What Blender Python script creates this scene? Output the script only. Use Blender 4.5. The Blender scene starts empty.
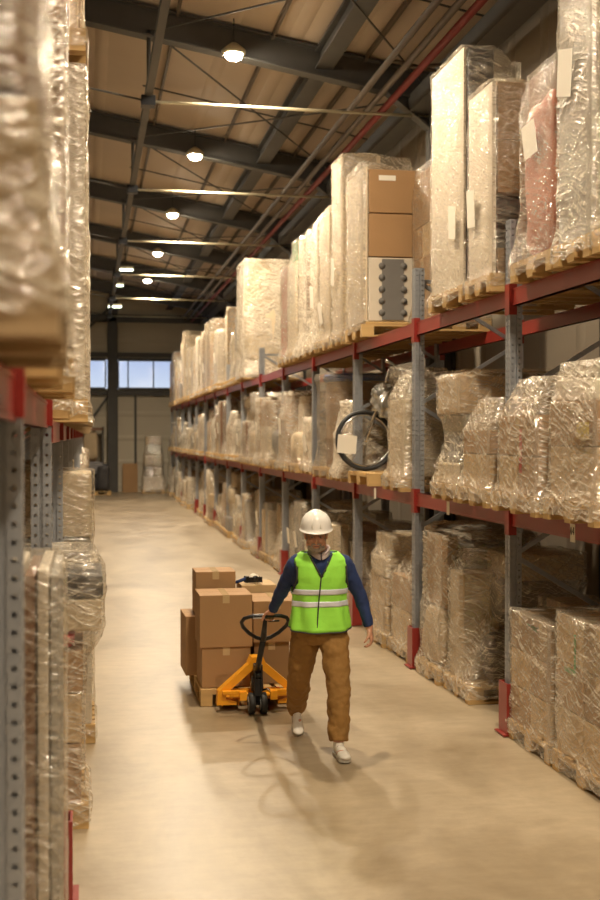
import bpy, bmesh, math, random
from mathutils import Vector, Matrix, noise
PI=math.pi
sc=bpy.context.scene; COL=sc.collection
random.seed(7)
# ------------------------------------------------------------------ materials
MAT={}
def nm(name):
    m=bpy.data.materials.new(name); m.use_nodes=True; nt=m.node_tree; nt.nodes.clear()
    out=nt.nodes.new('ShaderNodeOutputMaterial'); MAT[name]=m
    return m,nt,out
def N(nt,t,**kw):
    n=nt.nodes.new(t)
    for k,v in kw.items():
        if k.startswith('i_'): n.inputs[k[2:].replace('_',' ')].default_value=v
        else: setattr(n,k,v)
    return n
def c4(c): return (c[0],c[1],c[2],1)
def simple(name,c,rough=.6,metal=0,nscale=8,namt=.12,bump=.0,bscale=40,coords='Object',stretch=(1,1,1),spec=.5):
    m,nt,out=nm(name); L=nt.links.new
    tc=N(nt,'ShaderNodeTexCoord'); mp=N(nt,'ShaderNodeMapping'); mp.inputs['Scale'].default_value=stretch
    L(tc.outputs[coords],mp.inputs[0])
    no=N(nt,'ShaderNodeTexNoise',i_Scale=nscale,i_Detail=5.0); L(mp.outputs[0],no.inputs['Vector'])
    mx=N(nt,'ShaderNodeMix',data_type='RGBA')
    mx.inputs[6].default_value=c4([v*(1-namt) for v in c]); mx.inputs[7].default_value=c4([min(1,v*(1+namt)) for v in c])
    L(no.outputs[0],mx.inputs[0])
    b=N(nt,'ShaderNodeBsdfPrincipled',i_Roughness=rough,i_Metallic=metal)
    b.inputs['Specular IOR Level'].default_value=spec
    L(mx.outputs[2],b.inputs['Base Color'])
    if bump:
        n2=N(nt,'ShaderNodeTexNoise',i_Scale=bscale,i_Detail=4.0); L(mp.outputs[0],n2.inputs['Vector'])
        bp=N(nt,'ShaderNodeBump',i_Strength=bump,i_Distance=.02); L(n2.outputs[0],bp.inputs['Height']); L(bp.outputs[0],b.inputs['Normal'])
    L(b.outputs[0],out.inputs[0]); return m
simple('carton',(.38,.22,.1),.75,nscale=3,namt=.1,bump=.05)
simple('carton_light',(.55,.38,.2),.75,nscale=3,namt=.1)
simple('carton_dark',(.3,.18,.085),.75,nscale=3,namt=.12)
simple('cream',(.64,.52,.36),.7,nscale=3,namt=.08,bump=.15,bscale=9)
simple('white_board',(.66,.58,.47),.5,nscale=2,namt=.06)
simple('greyish',(.33,.31,.28),.6,nscale=4,namt=.2)
simple('dark_goods',(.045,.042,.045),.5,nscale=6,namt=.4)
simple('brown_wood',(.2,.1,.05),.5,nscale=5,namt=.2,stretch=(1,1,.2))
simple('terracotta',(.4,.1,.045),.6,nscale=5,namt=.15)
simple('beige_fabric',(.5,.38,.24),.9,nscale=6,namt=.2,bump=.3,bscale=14)
simple('grey_fabric',(.2,.19,.19),.9,nscale=6,namt=.25,bump=.3,bscale=14)
simple('red_goods',(.45,.02,.02),.5)
simple('green_goods',(.03,.3,.08),.5)
simple('blue_goods',(.05,.12,.42),.5)
simple('yellow_goods',(.6,.45,.08),.6)
simple('wood',(.55,.36,.15),.8,nscale=7,namt=.25,stretch=(.4,.4,3),bump=.1)
simple('wood_grey',(.36,.25,.13),.85,nscale=7,namt=.3,stretch=(.4,.4,3),bump=.1)
simple('red_paint',(.26,.028,.022),.3,nscale=5,namt=.15)
simple('galvanised',(.36,.38,.42),.42,.75,nscale=30,namt=.2)
simple('steel_dark',(.078,.072,.065),.6,0,nscale=4,namt=.2)
simple('steel_light',(.62,.56,.4),.3,.6,nscale=4,namt=.1)
simple('pipe_grey',(.12,.09,.065),.6,0)
simple('pipe_red',(.22,.02,.014),.6)
simple('paper',(.85,.8,.7),.7,namt=.03)
simple('tape',(.55,.4,.22),.15,namt=.08,nscale=14)
simple('rubber',(.02,.02,.02),.6)
simple('black_metal',(.015,.015,.017),.35,.3)
simple('jack_yellow',(.85,.36,.015),.42,namt=.08)
simple('wheel_grey',(.3,.3,.29),.5,namt=.2,nscale=20)
simple('chrome',(.6,.6,.6),.2,1)
simple('skin',(.58,.3,.195),.5,nscale=25,namt=.12,bump=.08,bscale=60)
simple('grey_hair',(.34,.29,.24),.9,nscale=70,namt=.5,bump=.4,bscale=120)
simple('helmet_white',(.82,.8,.76),.28,namt=.02)
simple('vest_lime',(.36,.9,.09),.7,nscale=5,namt=.08,bump=.5,bscale=9)
simple('reflective',(.72,.75,.85),.4,.1,nscale=20,namt=.15)
simple('navy_knit',(.018,.038,.13),.85,nscale=10,namt=.25,bump=.5,bscale=14)
simple('khaki',(.27,.14,.035),.85,nscale=7,namt=.18,bump=.6,bscale=8)
simple('shirt_pale',(.6,.52,.52),.8)
simple('shoe_white',(.78,.75,.68),.5,namt=.08)
simple('sole_grey',(.45,.42,.36),.7)
simple('eye_dark',(.015,.01,.01),.2)
simple('lip',(.3,.11,.08),.5)
simple('vest_piping',(.05,.05,.045),.7)
simple('grey_print',(.16,.15,.14),.7)
simple('silver_bag',(.5,.5,.48),.22,.7,nscale=8,namt=.5,bump=1,bscale=9)
def floor_mat():
    m,nt,out=nm('concrete'); L=nt.links.new
    tc=N(nt,'ShaderNodeTexCoord')
    mp=N(nt,'ShaderNodeMapping'); mp.inputs['Scale'].default_value=(.9,.5,1); L(tc.outputs['Object'],mp.inputs[0])
    a=N(nt,'ShaderNodeTexNoise',i_Scale=1.3,i_Detail=9.0,i_Roughness=.62,i_Distortion=.5); L(mp.outputs[0],a.inputs['Vector'])
    r=N(nt,'ShaderNodeValToRGB'); cr=r.color_ramp
    cr.elements[0].position=.32; cr.elements[0].color=(.24,.18,.108,1); cr.elements[1].position=.68; cr.elements[1].color=(.43,.345,.235,1)
    L(a.outputs[0],r.inputs[0])
    mp2=N(nt,'ShaderNodeMapping'); mp2.inputs['Scale'].default_value=(1,2.2,1); L(tc.outputs['Object'],mp2.inputs[0])
    f=N(nt,'ShaderNodeTexNoise',i_Scale=4.0,i_Detail=8.0,i_Roughness=.7); L(mp2.outputs[0],f.inputs['Vector'])
    mx=N(nt,'ShaderNodeMix',data_type='RGBA',blend_type='OVERLAY'); mx.inputs[0].default_value=.3
    L(r.outputs[0],mx.inputs[6]); L(f.outputs[0],mx.inputs[7])
    b=N(nt,'ShaderNodeBsdfPrincipled'); L(mx.outputs[2],b.inputs['Base Color'])
    rr=N(nt,'ShaderNodeMapRange'); rr.inputs['To Min'].default_value=.24; rr.inputs['To Max'].default_value=.5; L(a.outputs[0],rr.inputs[0]); L(rr.outputs[0],b.inputs['Roughness'])
    bp=N(nt,'ShaderNodeBump',i_Strength=.05,i_Distance=.02); L(f.outputs[0],bp.inputs['Height']); L(bp.outputs[0],b.inputs['Normal'])
    L(b.outputs[0],out.inputs[0])
floor_mat()
def ribbed(name,c,axis,period,amt=.25,rough=.7):
    m,nt,out=nm(name); L=nt.links.new
    tc=N(nt,'ShaderNodeTexCoord'); sp=N(nt,'ShaderNodeSeparateXYZ'); L(tc.outputs['Object'],sp.inputs[0])
    mu=N(nt,'ShaderNodeMath',operation='MULTIPLY'); mu.inputs[1].default_value=2*PI/period; L(sp.outputs[axis],mu.inputs[0])
    si=N(nt,'ShaderNodeMath',operation='SINE'); L(mu.outputs[0],si.inputs[0])
    gt=N(nt,'ShaderNodeMapRange'); gt.inputs['From Min'].default_value=.75; gt.inputs['From Max'].default_value=1; L(si.outputs[0],gt.inputs[0])
    no=N(nt,'ShaderNodeTexNoise',i_Scale=.6,i_Detail=4.0); L(tc.outputs['Object'],no.inputs['Vector'])
    mx=N(nt,'ShaderNodeMix',data_type='RGBA'); mx.inputs[6].default_value=c4(c); mx.inputs[7].default_value=c4([v*(1-amt) for v in c]); L(no.outputs[0],mx.inputs[0])
    b=N(nt,'ShaderNodeBsdfPrincipled',i_Roughness=rough); L(mx.outputs[2],b.inputs['Base Color'])
    bp=N(nt,'ShaderNodeBump',i_Strength=.7,i_Distance=.03); L(gt.outputs[0],bp.inputs['Height']); L(bp.outputs[0],b.inputs['Normal'])
    L(b.outputs[0],out.inputs[0])
ribbed('roof_sheet',(.6,.48,.36),0,.9)
ribbed('wall_sheet',(.3,.25,.19),1,1.1,.15)
ribbed('endwall_sheet',(.6,.53,.41),2,1.0,.15)
def upright_mat():
    m,nt,out=nm('upright_perforated'); L=nt.links.new
    tc=N(nt,'ShaderNodeTexCoord'); sp=N(nt,'ShaderNodeSeparateXYZ'); L(tc.outputs['Object'],sp.inputs[0])
    ge=N(nt,'ShaderNodeNewGeometry'); sn=N(nt,'ShaderNodeSeparateXYZ'); L(ge.outputs['True Normal'],sn.inputs[0])
    M=lambda op,a,b=None:_m(nt,op,a,b)
    nx=M('ABSOLUTE',sn.outputs[0]); g=M('GREATER_THAN',nx,.5)
    u=N(nt,'ShaderNodeMix',data_type='FLOAT'); L(g,u.inputs[0]); L(sp.outputs[0],u.inputs[2]); L(sp.outputs[1],u.inputs[3])
    au=M('ABSOLUTE',u.outputs[0]); du=M('SUBTRACT',au,.028)
    zz=M('DIVIDE',sp.outputs[2],.05); fz=M('FRACT',zz); dz=M('MULTIPLY',M('SUBTRACT',fz,.5),.05)
    d=M('ADD',M('MULTIPLY',du,du),M('MULTIPLY',dz,dz)); hole=M('LESS_THAN',d,.0085**2)
    no=N(nt,'ShaderNodeTexNoise',i_Scale=25.0,i_Detail=4.0); L(tc.outputs['Object'],no.inputs['Vector'])
    mx=N(nt,'ShaderNodeMix',data_type='RGBA'); mx.inputs[6].default_value=(.3,.32,.36,1); mx.inputs[7].default_value=(.47,.49,.53,1); L(no.outputs[0],mx.inputs[0])
    b=N(nt,'ShaderNodeBsdfPrincipled',i_Roughness=.42,i_Metallic=.6); L(mx.outputs[2],b.inputs['Base Color'])
    t=N(nt,'ShaderNodeBsdfTransparent'); ms=N(nt,'ShaderNodeMixShader'); L(hole,ms.inputs[0]); L(b.outputs[0],ms.inputs[1]); L(t.outputs[0],ms.inputs[2])
    L(ms.outputs[0],out.inputs[0])
def _m(nt,op,a,b=None):
    n=nt.nodes.new('ShaderNodeMath'); n.operation=op
    for i,v in enumerate((a,b)):
        if v is None: continue
        if isinstance(v,(int,float)): n.inputs[i].default_value=v
        else: nt.links.new(v,n.inputs[i])
    return n.outputs[0]
upright_mat()
def film(name,base,streak,tint=(.88,.78,.63),rough=.13,gl=.5,dark=False):
    """stretch film: clear sheet, whitish where it is folded, glossy creases"""
    m,nt,out=nm(name); L=nt.links.new; M=lambda op,a,b=None:_m(nt,op,a,b)
    uv=N(nt,'ShaderNodeUVMap'); oi=N(nt,'ShaderNodeObjectInfo')
    off=N(nt,'ShaderNodeVectorMath',operation='SCALE'); cx=N(nt,'ShaderNodeCombineXYZ',i_X=37.0,i_Y=19.0,i_Z=11.0); L(cx.outputs[0],off.inputs[0]); L(oi.outputs['Random'],off.inputs['Scale'])
    ad=N(nt,'ShaderNodeVectorMath',operation='ADD'); L(uv.outputs[0],ad.inputs[0]); L(off.outputs[0],ad.inputs[1])
    def st(rot,sx,sy,scale,det=5.,dist=.4):
        mp=N(nt,'ShaderNodeMapping'); mp.inputs['Rotation'].default_value=(0,0,rot); mp.inputs['Scale'].default_value=(sx,sy,1)
        # rotate first, then stretch
        m1=N(nt,'ShaderNodeMapping'); m1.inputs['Rotation'].default_value=(0,0,rot); L(ad.outputs[0],m1.inputs[0])
        m2=N(nt,'ShaderNodeMapping'); m2.inputs['Scale'].default_value=(sx,sy,1); L(m1.outputs[0],m2.inputs[0]); nt.nodes.remove(mp)
        n=N(nt,'ShaderNodeTexNoise',i_Scale=scale,i_Detail=det,i_Distortion=dist,i_Roughness=.6); L(m2.outputs[0],n.inputs['Vector']); return n.outputs[0]
    def rg_(rot,sx,sy,scale,det=4.):
        m1=N(nt,'ShaderNodeMapping'); m1.inputs['Rotation'].default_value=(0,0,rot); L(wob,m1.inputs[0])
        m2=N(nt,'ShaderNodeMapping'); m2.inputs['Scale'].default_value=(sx,sy,1); L(m1.outputs[0],m2.inputs[0])
        n=N(nt,'ShaderNodeTexNoise',noise_type='RIDGED_MULTIFRACTAL',i_Scale=scale,i_Detail=det,i_Roughness=.6,i_Offset=1.0,i_Gain=1.0); L(m2.outputs[0],n.inputs['Vector']); return n.outputs[0]
    wn=N(nt,'ShaderNodeTexNoise',i_Scale=2.2,i_Detail=2.0); L(ad.outputs[0],wn.inputs['Vector'])
    ws=N(nt,'ShaderNodeVectorMath',operation='SCALE'); ws.inputs['Scale'].default_value=.22; L(wn.outputs['Color'],ws.inputs[0])
    wa=N(nt,'ShaderNodeVectorMath',operation='ADD'); L(ad.outputs[0],wa.inputs[0]); L(ws.outputs[0],wa.inputs[1]); wob=wa.outputs[0]
    s1=rg_(.3,.45,4.5,5.6); s2=rg_(-.55,.5,4,6.5); s3=rg_(.1,1,1.8,12.,5.); big=st(.2,1,1,1.6,3)
    def ramp(v,a,b):
        r=N(nt,'ShaderNodeMapRange'); r.inputs['From Min'].default_value=a; r.inputs['From Max'].default_value=b; L(v,r.inputs[0]); return r.outputs[0]
    h=M('ADD',M('ADD',M('MULTIPLY',s1,.7),M('MULTIPLY',s2,.6)),M('MULTIPLY',s3,.7))
    bp=N(nt,'ShaderNodeBump',i_Strength=1.0,i_Distance=.0042); L(h,bp.inputs['Height'])
    lw=N(nt,'ShaderNodeLayerWeight',i_Blend=.25)
    k=M('ADD',M('MULTIPLY',ramp(s1,1.0,1.75),streak),M('MULTIPLY',ramp(s2,1.1,1.8),streak*.7))
    k=M('ADD',k,M('MULTIPLY',ramp(s3,1.0,1.8),streak*.45))
    k=M('ADD',k,M('MULTIPLY',ramp(big,.38,.68),base*1.25)); k=M('ADD',k,base*.35); k=M('ADD',k,M('MULTIPLY',lw.outputs['Facing'],.06))
    k=M('MINIMUM',k,.95)
    g=N(nt,'ShaderNodeBsdfGlossy',i_Roughness=rough); g.inputs['Color'].default_value=(1,.98,.94,1)
    d=N(nt,'ShaderNodeBsdfDiffuse'); d.inputs['Color'].default_value=c4(tint)
    L(bp.outputs[0],g.inputs['Normal'])
    t=N(nt,'ShaderNodeBsdfTransparent'); t.inputs['Color'].default_value=(.97,.96,.93,1)
    bm=N(nt,'ShaderNodeBump',i_Strength=.6,i_Distance=.02); L(h,bm.inputs['Height']); L(bm.outputs[0],d.inputs['Normal'])
    m1=N(nt,'ShaderNodeMixShader'); L(k,m1.inputs[0]); L(t.outputs[0],m1.inputs[1]); L(d.outputs[0],m1.inputs[2])
    fr=M('ADD',M('MULTIPLY',ramp(big,.3,.7),gl*.5),M('ADD',M('MULTIPLY',lw.outputs['Fresnel'],.15),gl*.12))
    m2=N(nt,'ShaderNodeMixShader'); L(fr,m2.inputs[0]); L(m1.outputs[0],m2.inputs[1]); L(g.outputs[0],m2.inputs[2])
    L(m2.outputs[0],out.inputs[0])
film('film_clear',.02,.24,gl=.34)
film('film_milky',.12,.38,gl=.42)
film('film_thick',.4,.36,gl=.34)
film('film_dark',.5,.25,tint=(.05,.045,.045),gl=.6)
def emit(name,c,s):
    m,nt,out=nm(name); e=N(nt,'ShaderNodeEmission',i_Strength=s); e.inputs[0].default_value=c4(c); nt.links.new(e.outputs[0],out.inputs[0])
emit('lamp_glow',(1,.88,.66),180); emit('tube_glow',(.9,1,.72),9)
m,nt,out=nm('window_glass'); g=N(nt,'ShaderNodeBsdfGlass',i_Roughness=.0,i_IOR=1.0); g.inputs[0].default_value=(.95,.97,1,1)
t=N(nt,'ShaderNodeBsdfTransparent'); gg=N(nt,'ShaderNodeBsdfGlossy',i_Roughness=.05); ms=N(nt,'ShaderNodeMixShader',i_Fac=.08); nt.nodes.remove(g)
nt.links.new(t.outputs[0],ms.inputs[1]); nt.links.new(gg.outputs[0],ms.inputs[2]); nt.links.new(ms.outputs[0],out.inputs[0])
# ------------------------------------------------------------------ mesh building
class MB:
    def __init__(s): s.v=[]; s.f=[]; s.smooth=[]
    def add(s,vs,fs,sm=False):
        n=len(s.v); s.v+= [tuple(v) for v in vs]; s.f+=[tuple(i+n for i in f) for f in fs]; s.smooth+=[sm]*len(fs)
    def box(s,x0,x1,y0,y1,z0,z1,rot=0,c=None):
        vs=[Vector((x,y,z)) for z in (z0,z1) for y in (y0,y1) for x in (x0,x1)]
        if rot:
            c=c or Vector(((x0+x1)/2,(y0+y1)/2,0)); R=Matrix.Rotation(rot,3,'Z'); vs=[R@(v-c)+c for v in vs]
        s.add(vs,[(0,2,3,1),(4,5,7,6),(0,1,5,4),(1,3,7,5),(3,2,6,7),(2,0,4,6)]); return s
    def bar(s,a,b,w,h,up=(0,0,1)):
        a=Vector(a);b=Vector(b); t=(b-a).normalized(); u=Vector(up)
        if abs(t.dot(u))>.98: u=Vector((0,1,0))
        r=t.cross(u).normalized(); q=r.cross(t)
        vs=[p+r*(sx*w/2)+q*(sy*h/2) for p in (a,b) for sy in (-1,1) for sx in (-1,1)]
        s.add(vs,[(0,1,3,2),(4,6,7,5),(0,4,5,1),(1,5,7,3),(3,7,6,2),(2,6,4,0)]); return s
    def tube(s,pts,r,n=10,closed=False,ry=None,up=(0,0,1)):
        """rings along a path; r a number or one radius (or (rx,ry)) per point"""
        pts=[Vector(p) for p in pts]; k=len(pts); vs=[]; fs=[]
        prev=None
        for i,p in enumerate(pts):
            if closed: t=pts[(i+1)%k]-pts[i-1]
            else: t=pts[min(i+1,k-1)]-pts[max(i-1,0)]
            t.normalize()
            if prev is None:
                u=Vector(up)
                if abs(t.dot(u))>.95: u=Vector((0,1,0)) if abs(t.y)<.9 else Vector((1,0,0))
                a=t.cross(u).normalized()
            else: a=(prev-t*prev.dot(t)).normalized()
            prev=a; b=t.cross(a)
            rr=r[i] if isinstance(r,(list,tuple)) else r
            ra,rb=rr if isinstance(rr,(list,tuple)) else (rr,rr)
            for j in range(n):
                th=2*PI*j/n; vs.append(p+a*(math.cos(th)*ra)+b*(math.sin(th)*rb))
        m=k if closed else k-1
        for i in range(m):
            for j in range(n):
                a0=i*n+j; a1=i*n+(j+1)%n; b0=((i+1)%k)*n+j; b1=((i+1)%k)*n+(j+1)%n
                fs.append((a0,a1,b1,b0))
        if not closed: fs.append(tuple(range(n-1,-1,-1))); fs.append(tuple((k-1)*n+j for j in range(n)))
        s.add(vs,fs,True); return s
    def ell(s,c,r,n=16,m=10,R=None,e=1.0,nz=0,seed=0,fq=4):
        c=Vector(c); vs=[];fs=[]
        sg=lambda v:math.copysign(abs(v)**e,v)
        for i in range(m+1):
            ph=-PI/2+PI*i/m
            for j in range(n):
                th=2*PI*j/n
                v=Vector((r[0]*sg(math.cos(ph))*sg(math.cos(th)),r[1]*sg(math.cos(ph))*sg(math.sin(th)),r[2]*sg(math.sin(ph))))
                if nz: v*=1+nz*noise.noise(v*fq+Vector((seed,seed*2,0)))
                if R: v=R@v
                vs.append(c+v)
        for i in range(m):
            for j in range(n): fs.append((i*n+j,i*n+(j+1)%n,(i+1)*n+(j+1)%n,(i+1)*n+j))
        s.add(vs,fs,True); return s
    def prism(s,poly,d0,d1,axis='x'):
        """polygon extruded along an axis; poly in the other two coordinates"""
        f={'x':lambda a,b,d:(d,a,b),'y':lambda a,b,d:(a,d,b),'z':lambda a,b,d:(a,b,d)}[axis]; n=len(poly)
        vs=[f(a,b,d0) for a,b in poly]+[f(a,b,d1) for a,b in poly]
        fs=[tuple(range(n-1,-1,-1)),tuple(range(n,2*n))]+[(i,(i+1)%n,n+(i+1)%n,n+i) for i in range(n)]
        s.add(vs,fs); return s
    def build(s,name,mat,parent=None,loc=None,bevel=0,origin=None,kind=None):
        me=bpy.data.meshes.new(name)
        o3=Vector(origin) if origin is not None else Vector((0,0,0))
        me.from_pydata([Vector(v)-o3 for v in s.v],[],s.f)
        me.polygons.foreach_set('use_smooth',s.smooth); 
        if not isinstance(mat,(list,tuple)): mat=[mat]
        for q in mat: me.materials.append(MAT[q])
        bm=bmesh.new(); bm.from_mesh(me); bmesh.ops.recalc_face_normals(bm,faces=bm.faces)
        if bevel: bmesh.ops.bevel(bm,geom=bm.edges[:],offset=bevel,segments=2,profile=.5,affect='EDGES')
        bm.to_mesh(me); bm.free()
        o=bpy.data.objects.new(name,me); COL.objects.link(o)
        if parent: o.parent=parent
        if loc is not None: o.location=loc
        elif origin is not None and not parent: o.location=o3
        if kind: o['kind']=kind
        return o
def box(*a,**k): return MB().box(*a,**k)
def thing(name,label,cat,loc=(0,0,0),group=None,rz=0):
    o=bpy.data.objects.new(name,None); o.empty_display_size=.1; COL.objects.link(o); o.location=loc; o.rotation_euler.z=rz
    return tag(o,label,cat,group)
def tag(o,label,cat,group=None):
    o['label']=label; o['category']=cat
    if group: o['group']=group
    return o
def struct(mb,name,mat): return mb.build(name,mat,kind='structure')
# ------------------------------------------------------------------ the shell
WX=5.3; YE=50.5; XL=-8.0; YB=-14.0
rz_=lambda x:8.27-.178*x            # rafter centre line
struct(box(XL,WX,YB,YE,-.2,0),'floor','concrete')
mb=MB(); mb.add([(XL,YB,rz_(XL)+.25),(WX,YB,rz_(WX)+.25),(WX,YE,rz_(WX)+.25),(XL,YE,rz_(XL)+.25),(XL,YB,rz_(XL)+.4),(WX,YB,rz_(WX)+.4),(WX,YE,rz_(WX)+.4),(XL,YE,rz_(XL)+.4)],
 [(0,3,2,1),(4,5,6,7),(0,1,5,4),(1,2,6,5),(2,3,7,6),(3,0,4,7)]); struct(mb,'ceiling','roof_sheet')
struct(box(WX,WX+.15,YB,YE,0,7.8),'wall_right','wall_sheet')
struct(box(XL-.15,XL,YB,YE,0,10.2),'wall_left','wall_sheet')
struct(box(XL,WX,YB-.15,YB,0,10.2),'wall_back','wall_sheet')
mb=MB(); mb.box(XL,WX,YE,YE+.2,0,4.3); mb.box(XL,WX,YE,YE+.2,5.5,10.2); mb.box(XL,-3.6,YE,YE+.2,4.3,5.5); mb.box(4.6,WX,YE,YE+.2,4.3,5.5)
struct(mb,'wall_far','endwall_sheet')
def window(i,x0,x1,muls):
    r=thing('window_%d'%i,'','',(x0,YE,4.3)); del r['label'],r['category']; r['kind']='structure'
    m=MB(); w=x1-x0
    m.box(0,w,-.05,.12,-.08,.05).box(0,w,-.05,.12,1.15,1.28).box(-.03,.03,-.05,.12,.05,1.15).box(w-.03,w+.03,-.05,.12,.05,1.15)
    for q in muls: m.box(q-.025,q+.025,-.04,.1,.05,1.15)
    m.build('window_frame','steel_dark',r,kind='structure')
    box(.03,w-.03,.04,.05,.05,1.15).build('pane','window_glass',r,kind='structure')
window(1,-3.6,.72,[1,2,3,3.6]); window(2,1.25,4.6,[.4,1.45,2.4])
# trims: eave beam, dark bands on the far wall, thin post
def trim(i,mb,mat='steel_dark'): struct(mb,'trim_%d'%i,mat)
trim(1,box(4.6,4.9,YB,YE,7.03,7.28))
trim(2,box(XL,WX,YE-.12,YE,5.62,5.8)); trim(3,box(XL,WX,YE-.12,YE,4.0,4.2))
trim(4,box(1.9,2.0,YE-.08,YE,0,4.0)); trim(5,MB().bar((-.9,YE-.1,1.6),(.85,YE-.1,4.0),.12,.1).bar((-.9,YE-.1,5.9),(.85,YE-.1,7.6),.12,.1))
trim(6,box(XL,WX,YE-.3,YE,7.05,7.35))
# steel frames: rafter, haunch, column
RY=[17.0+6.1*i for i in range(-5,6)]
def ib(mb,a,b,h,w=.2,tf=.03,tw=.02):
    a=Vector(a);b=Vector(b); t=(b-a).normalized(); q=Vector((0,1,0)).cross(t); q=q if q.z>0 or abs(q.z)<.2 else -q; q.normalize()
    mb.bar(a+q*(h/2-tf/2),b+q*(h/2-tf/2),w,tf,up=q); mb.bar(a-q*(h/2-tf/2),b-q*(h/2-tf/2),w,tf,up=q); mb.bar(a,b,tw,h-2*tf,up=q)
for k,y in enumerate(RY):
    mb=MB(); ib(mb,(XL,y,rz_(XL)),(5.2,y,rz_(5.2)),.42,.22)
    # haunch
    mb.prism([(4.3,rz_(4.3)-.2),(5.25,rz_(5.25)-.2),(5.25,6.6),(4.93,6.8)],y-.015,y+.015,'y'); mb.bar((4.3,y,rz_(4.3)-.21),(4.93,y,6.8),.2,.03)
    mb.box(4.9,4.93,y-.1,y+.1,0,7.4).box(5.26,5.295,y-.1,y+.1,0,7.3).box(4.93,5.26,y-.012,y+.012,0,7.2)
    o=struct(mb,'beam_%d'%(k+1),'steel_dark')
mb=MB(); mb.box(.8,.84,YE-.45,YE-.1,0,8.0).box(1.18,1.22,YE-.45,YE-.1,0,8.0).box(.84,1.18,YE-.3,YE-.26,0,8.0)
struct(mb,'column_1','steel_dark')
mb=MB(); mb.box(3.22,3.48,YB,YE,7.6,7.63).box(3.22,3.48,YB,YE,7.85,7.88).box(3.3,3.4,YB,YE,7.63,7.85); struct(mb,'beam_20','steel_dark')
mb=MB()
for i in range(9):
    x=-5.5+i*1.35
    if abs(x-3.35)<.3: continue
    z=rz_(x)+.225; mb.box(x-.02,x+.02,YB,YE,z-.06,z+.02)
struct(mb,'beam_21','pipe_grey')
# hung channel, tie rods, bracing, pipes
tag(box(.8,.9,YB+.1,YE-.5,7.08,7.2).build('hung_channel','steel_dark'),'long dark square channel hung below the rafters along the aisle','channel')
mbn=['the nearest','the second','the third','the fourth','the fifth','the farthest']
for k,y in enumerate(RY):
    r=thing('tie_rod','pale round tie rod under %s visible roof rafter'%(mbn[k-5] if k>=5 else 'a rafter behind the camera, number %d'%(k+1)),'tie rod',(.85,y,7.02),'tie rods under the rafters')
    MB().tube([(0,0,0),(4.15,0,-.02)],.022).build('rod','steel_light',r)
    MB().box(-.11,.09,-.1,.1,-.07,.07).build('bracket','black_metal',r)
    MB().tube([(-.1,0,.02),(-5,0,.9)],.014).build('rod','steel_dark',r)
    MB().tube([(0,0,.06),(0,0,1.0)],.03).build('hanger','steel_dark',r)
for k,y in enumerate(RY[4:-1]):
    m=MB(); z=lambda x:rz_(x)-.1
    m.tube([(.9,y,z(.9)),(5.0,y+6.1,z(5.0))],.014,6).tube([(5.0,y,z(5.0)),(.9,y+6.1,z(.9))],.014,6).tube([(.9,y+3,z(.9)+.1),(5,y+3,z(5)+.05)],.014,6)
    tag(m.build('roof_bracing','steel_dark'),'crossed thin bracing rods in the %s roof bay'%['first','second','third','fourth','fifth','sixth'][k],'bracing','roof bracing rods')
for i,(x,z,mt,lb) in enumerate([(3.86,7.2,'pipe_grey','grey overhead pipe farthest in from the right wall'),(4.07,7.14,'pipe_grey','grey overhead pipe beside the red pipe'),(4.26,7.1,'pipe_red','red sprinkler pipe running along the right side of the roof')]):
    m=MB().tube([(x,YB+.1,z),(x,YE-.5,z)],.045 if i<2 else .05,10)
    if i<2: m.tube([(x,15.2,z),(x+.12,15.2,z+.0),(4.5,15.2-.5*i,z-.1)],.022,8)
    tag(m.build('pipe',mt),lb,'pipe')
# ------------------------------------------------------------------ lamps
LC=(1,.83,.6)
ypos=[16.6,22.7,28.8,35.0,41.1,10.4,4.3,-1.8,-7.9]  # last two hang unseen behind the camera, added for front light
ordn=['nearest visible','second','third','fourth','fifth']
for i,y in enumerate(ypos):
    r=thing('high_bay_lamp','round bright hall lamp, %s of the row over the aisle'%(ordn[i] if i<5 else ['unseen first','unseen second','added unseen third','added unseen fourth'][i-5]),'lamp',(2.0 if i!=5 else 1.55,y,7.62),'round hall lamps')
    MB().tube([(0,0,0),(0,0,.05),(0,0,.12),(0,0,.16)],[.17,.17,.09,.03],20).build('housing','steel_light',r)
    MB().ell((0,0,-.01),(.125,.125,.08),16,10).build('lens','lamp_glow',r)
    MB().tube([(0,0,.15),(0,0,rz_(2)-7.62+.2)],.008,6).build('cord','rubber',r)
    ld=bpy.data.lights.new('lamp','SPOT'); ld.spot_size=math.radians(168); ld.spot_blend=.8; ld.shadow_soft_size=.13; ld.energy=(1450 if i<5 else 1150) if i<6 else 1350; ld.color=LC
    lo=bpy.data.objects.new('lamp_light',ld); COL.objects.link(lo); lo.parent=r; lo.location=(0,0,-.16)
for i,(x,y,z) in enumerate([(1.15,38,7.55),(1.05,41.6,7.5),(1.0,45.6,7.2)]):
    r=thing('tube_lamp','long greenish-white tube lamp, %s one over the far end'%['nearest','middle','farthest'][i],'lamp',(x,y,z),'long tube lamps')
    box(-.26 if i!=1 else -.16,.26 if i!=1 else .16,-.08,.08,0,.08).build('housing','steel_light',r); box(-.24 if i!=1 else -.14,.24 if i!=1 else .14,-.07,.07,-.04,0).build('diffuser','tube_glow',r)
    MB().tube([(0,0,.08),(0,0,rz_(x)-z+.2)],.008,6).build('cord','rubber',r)
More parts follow.
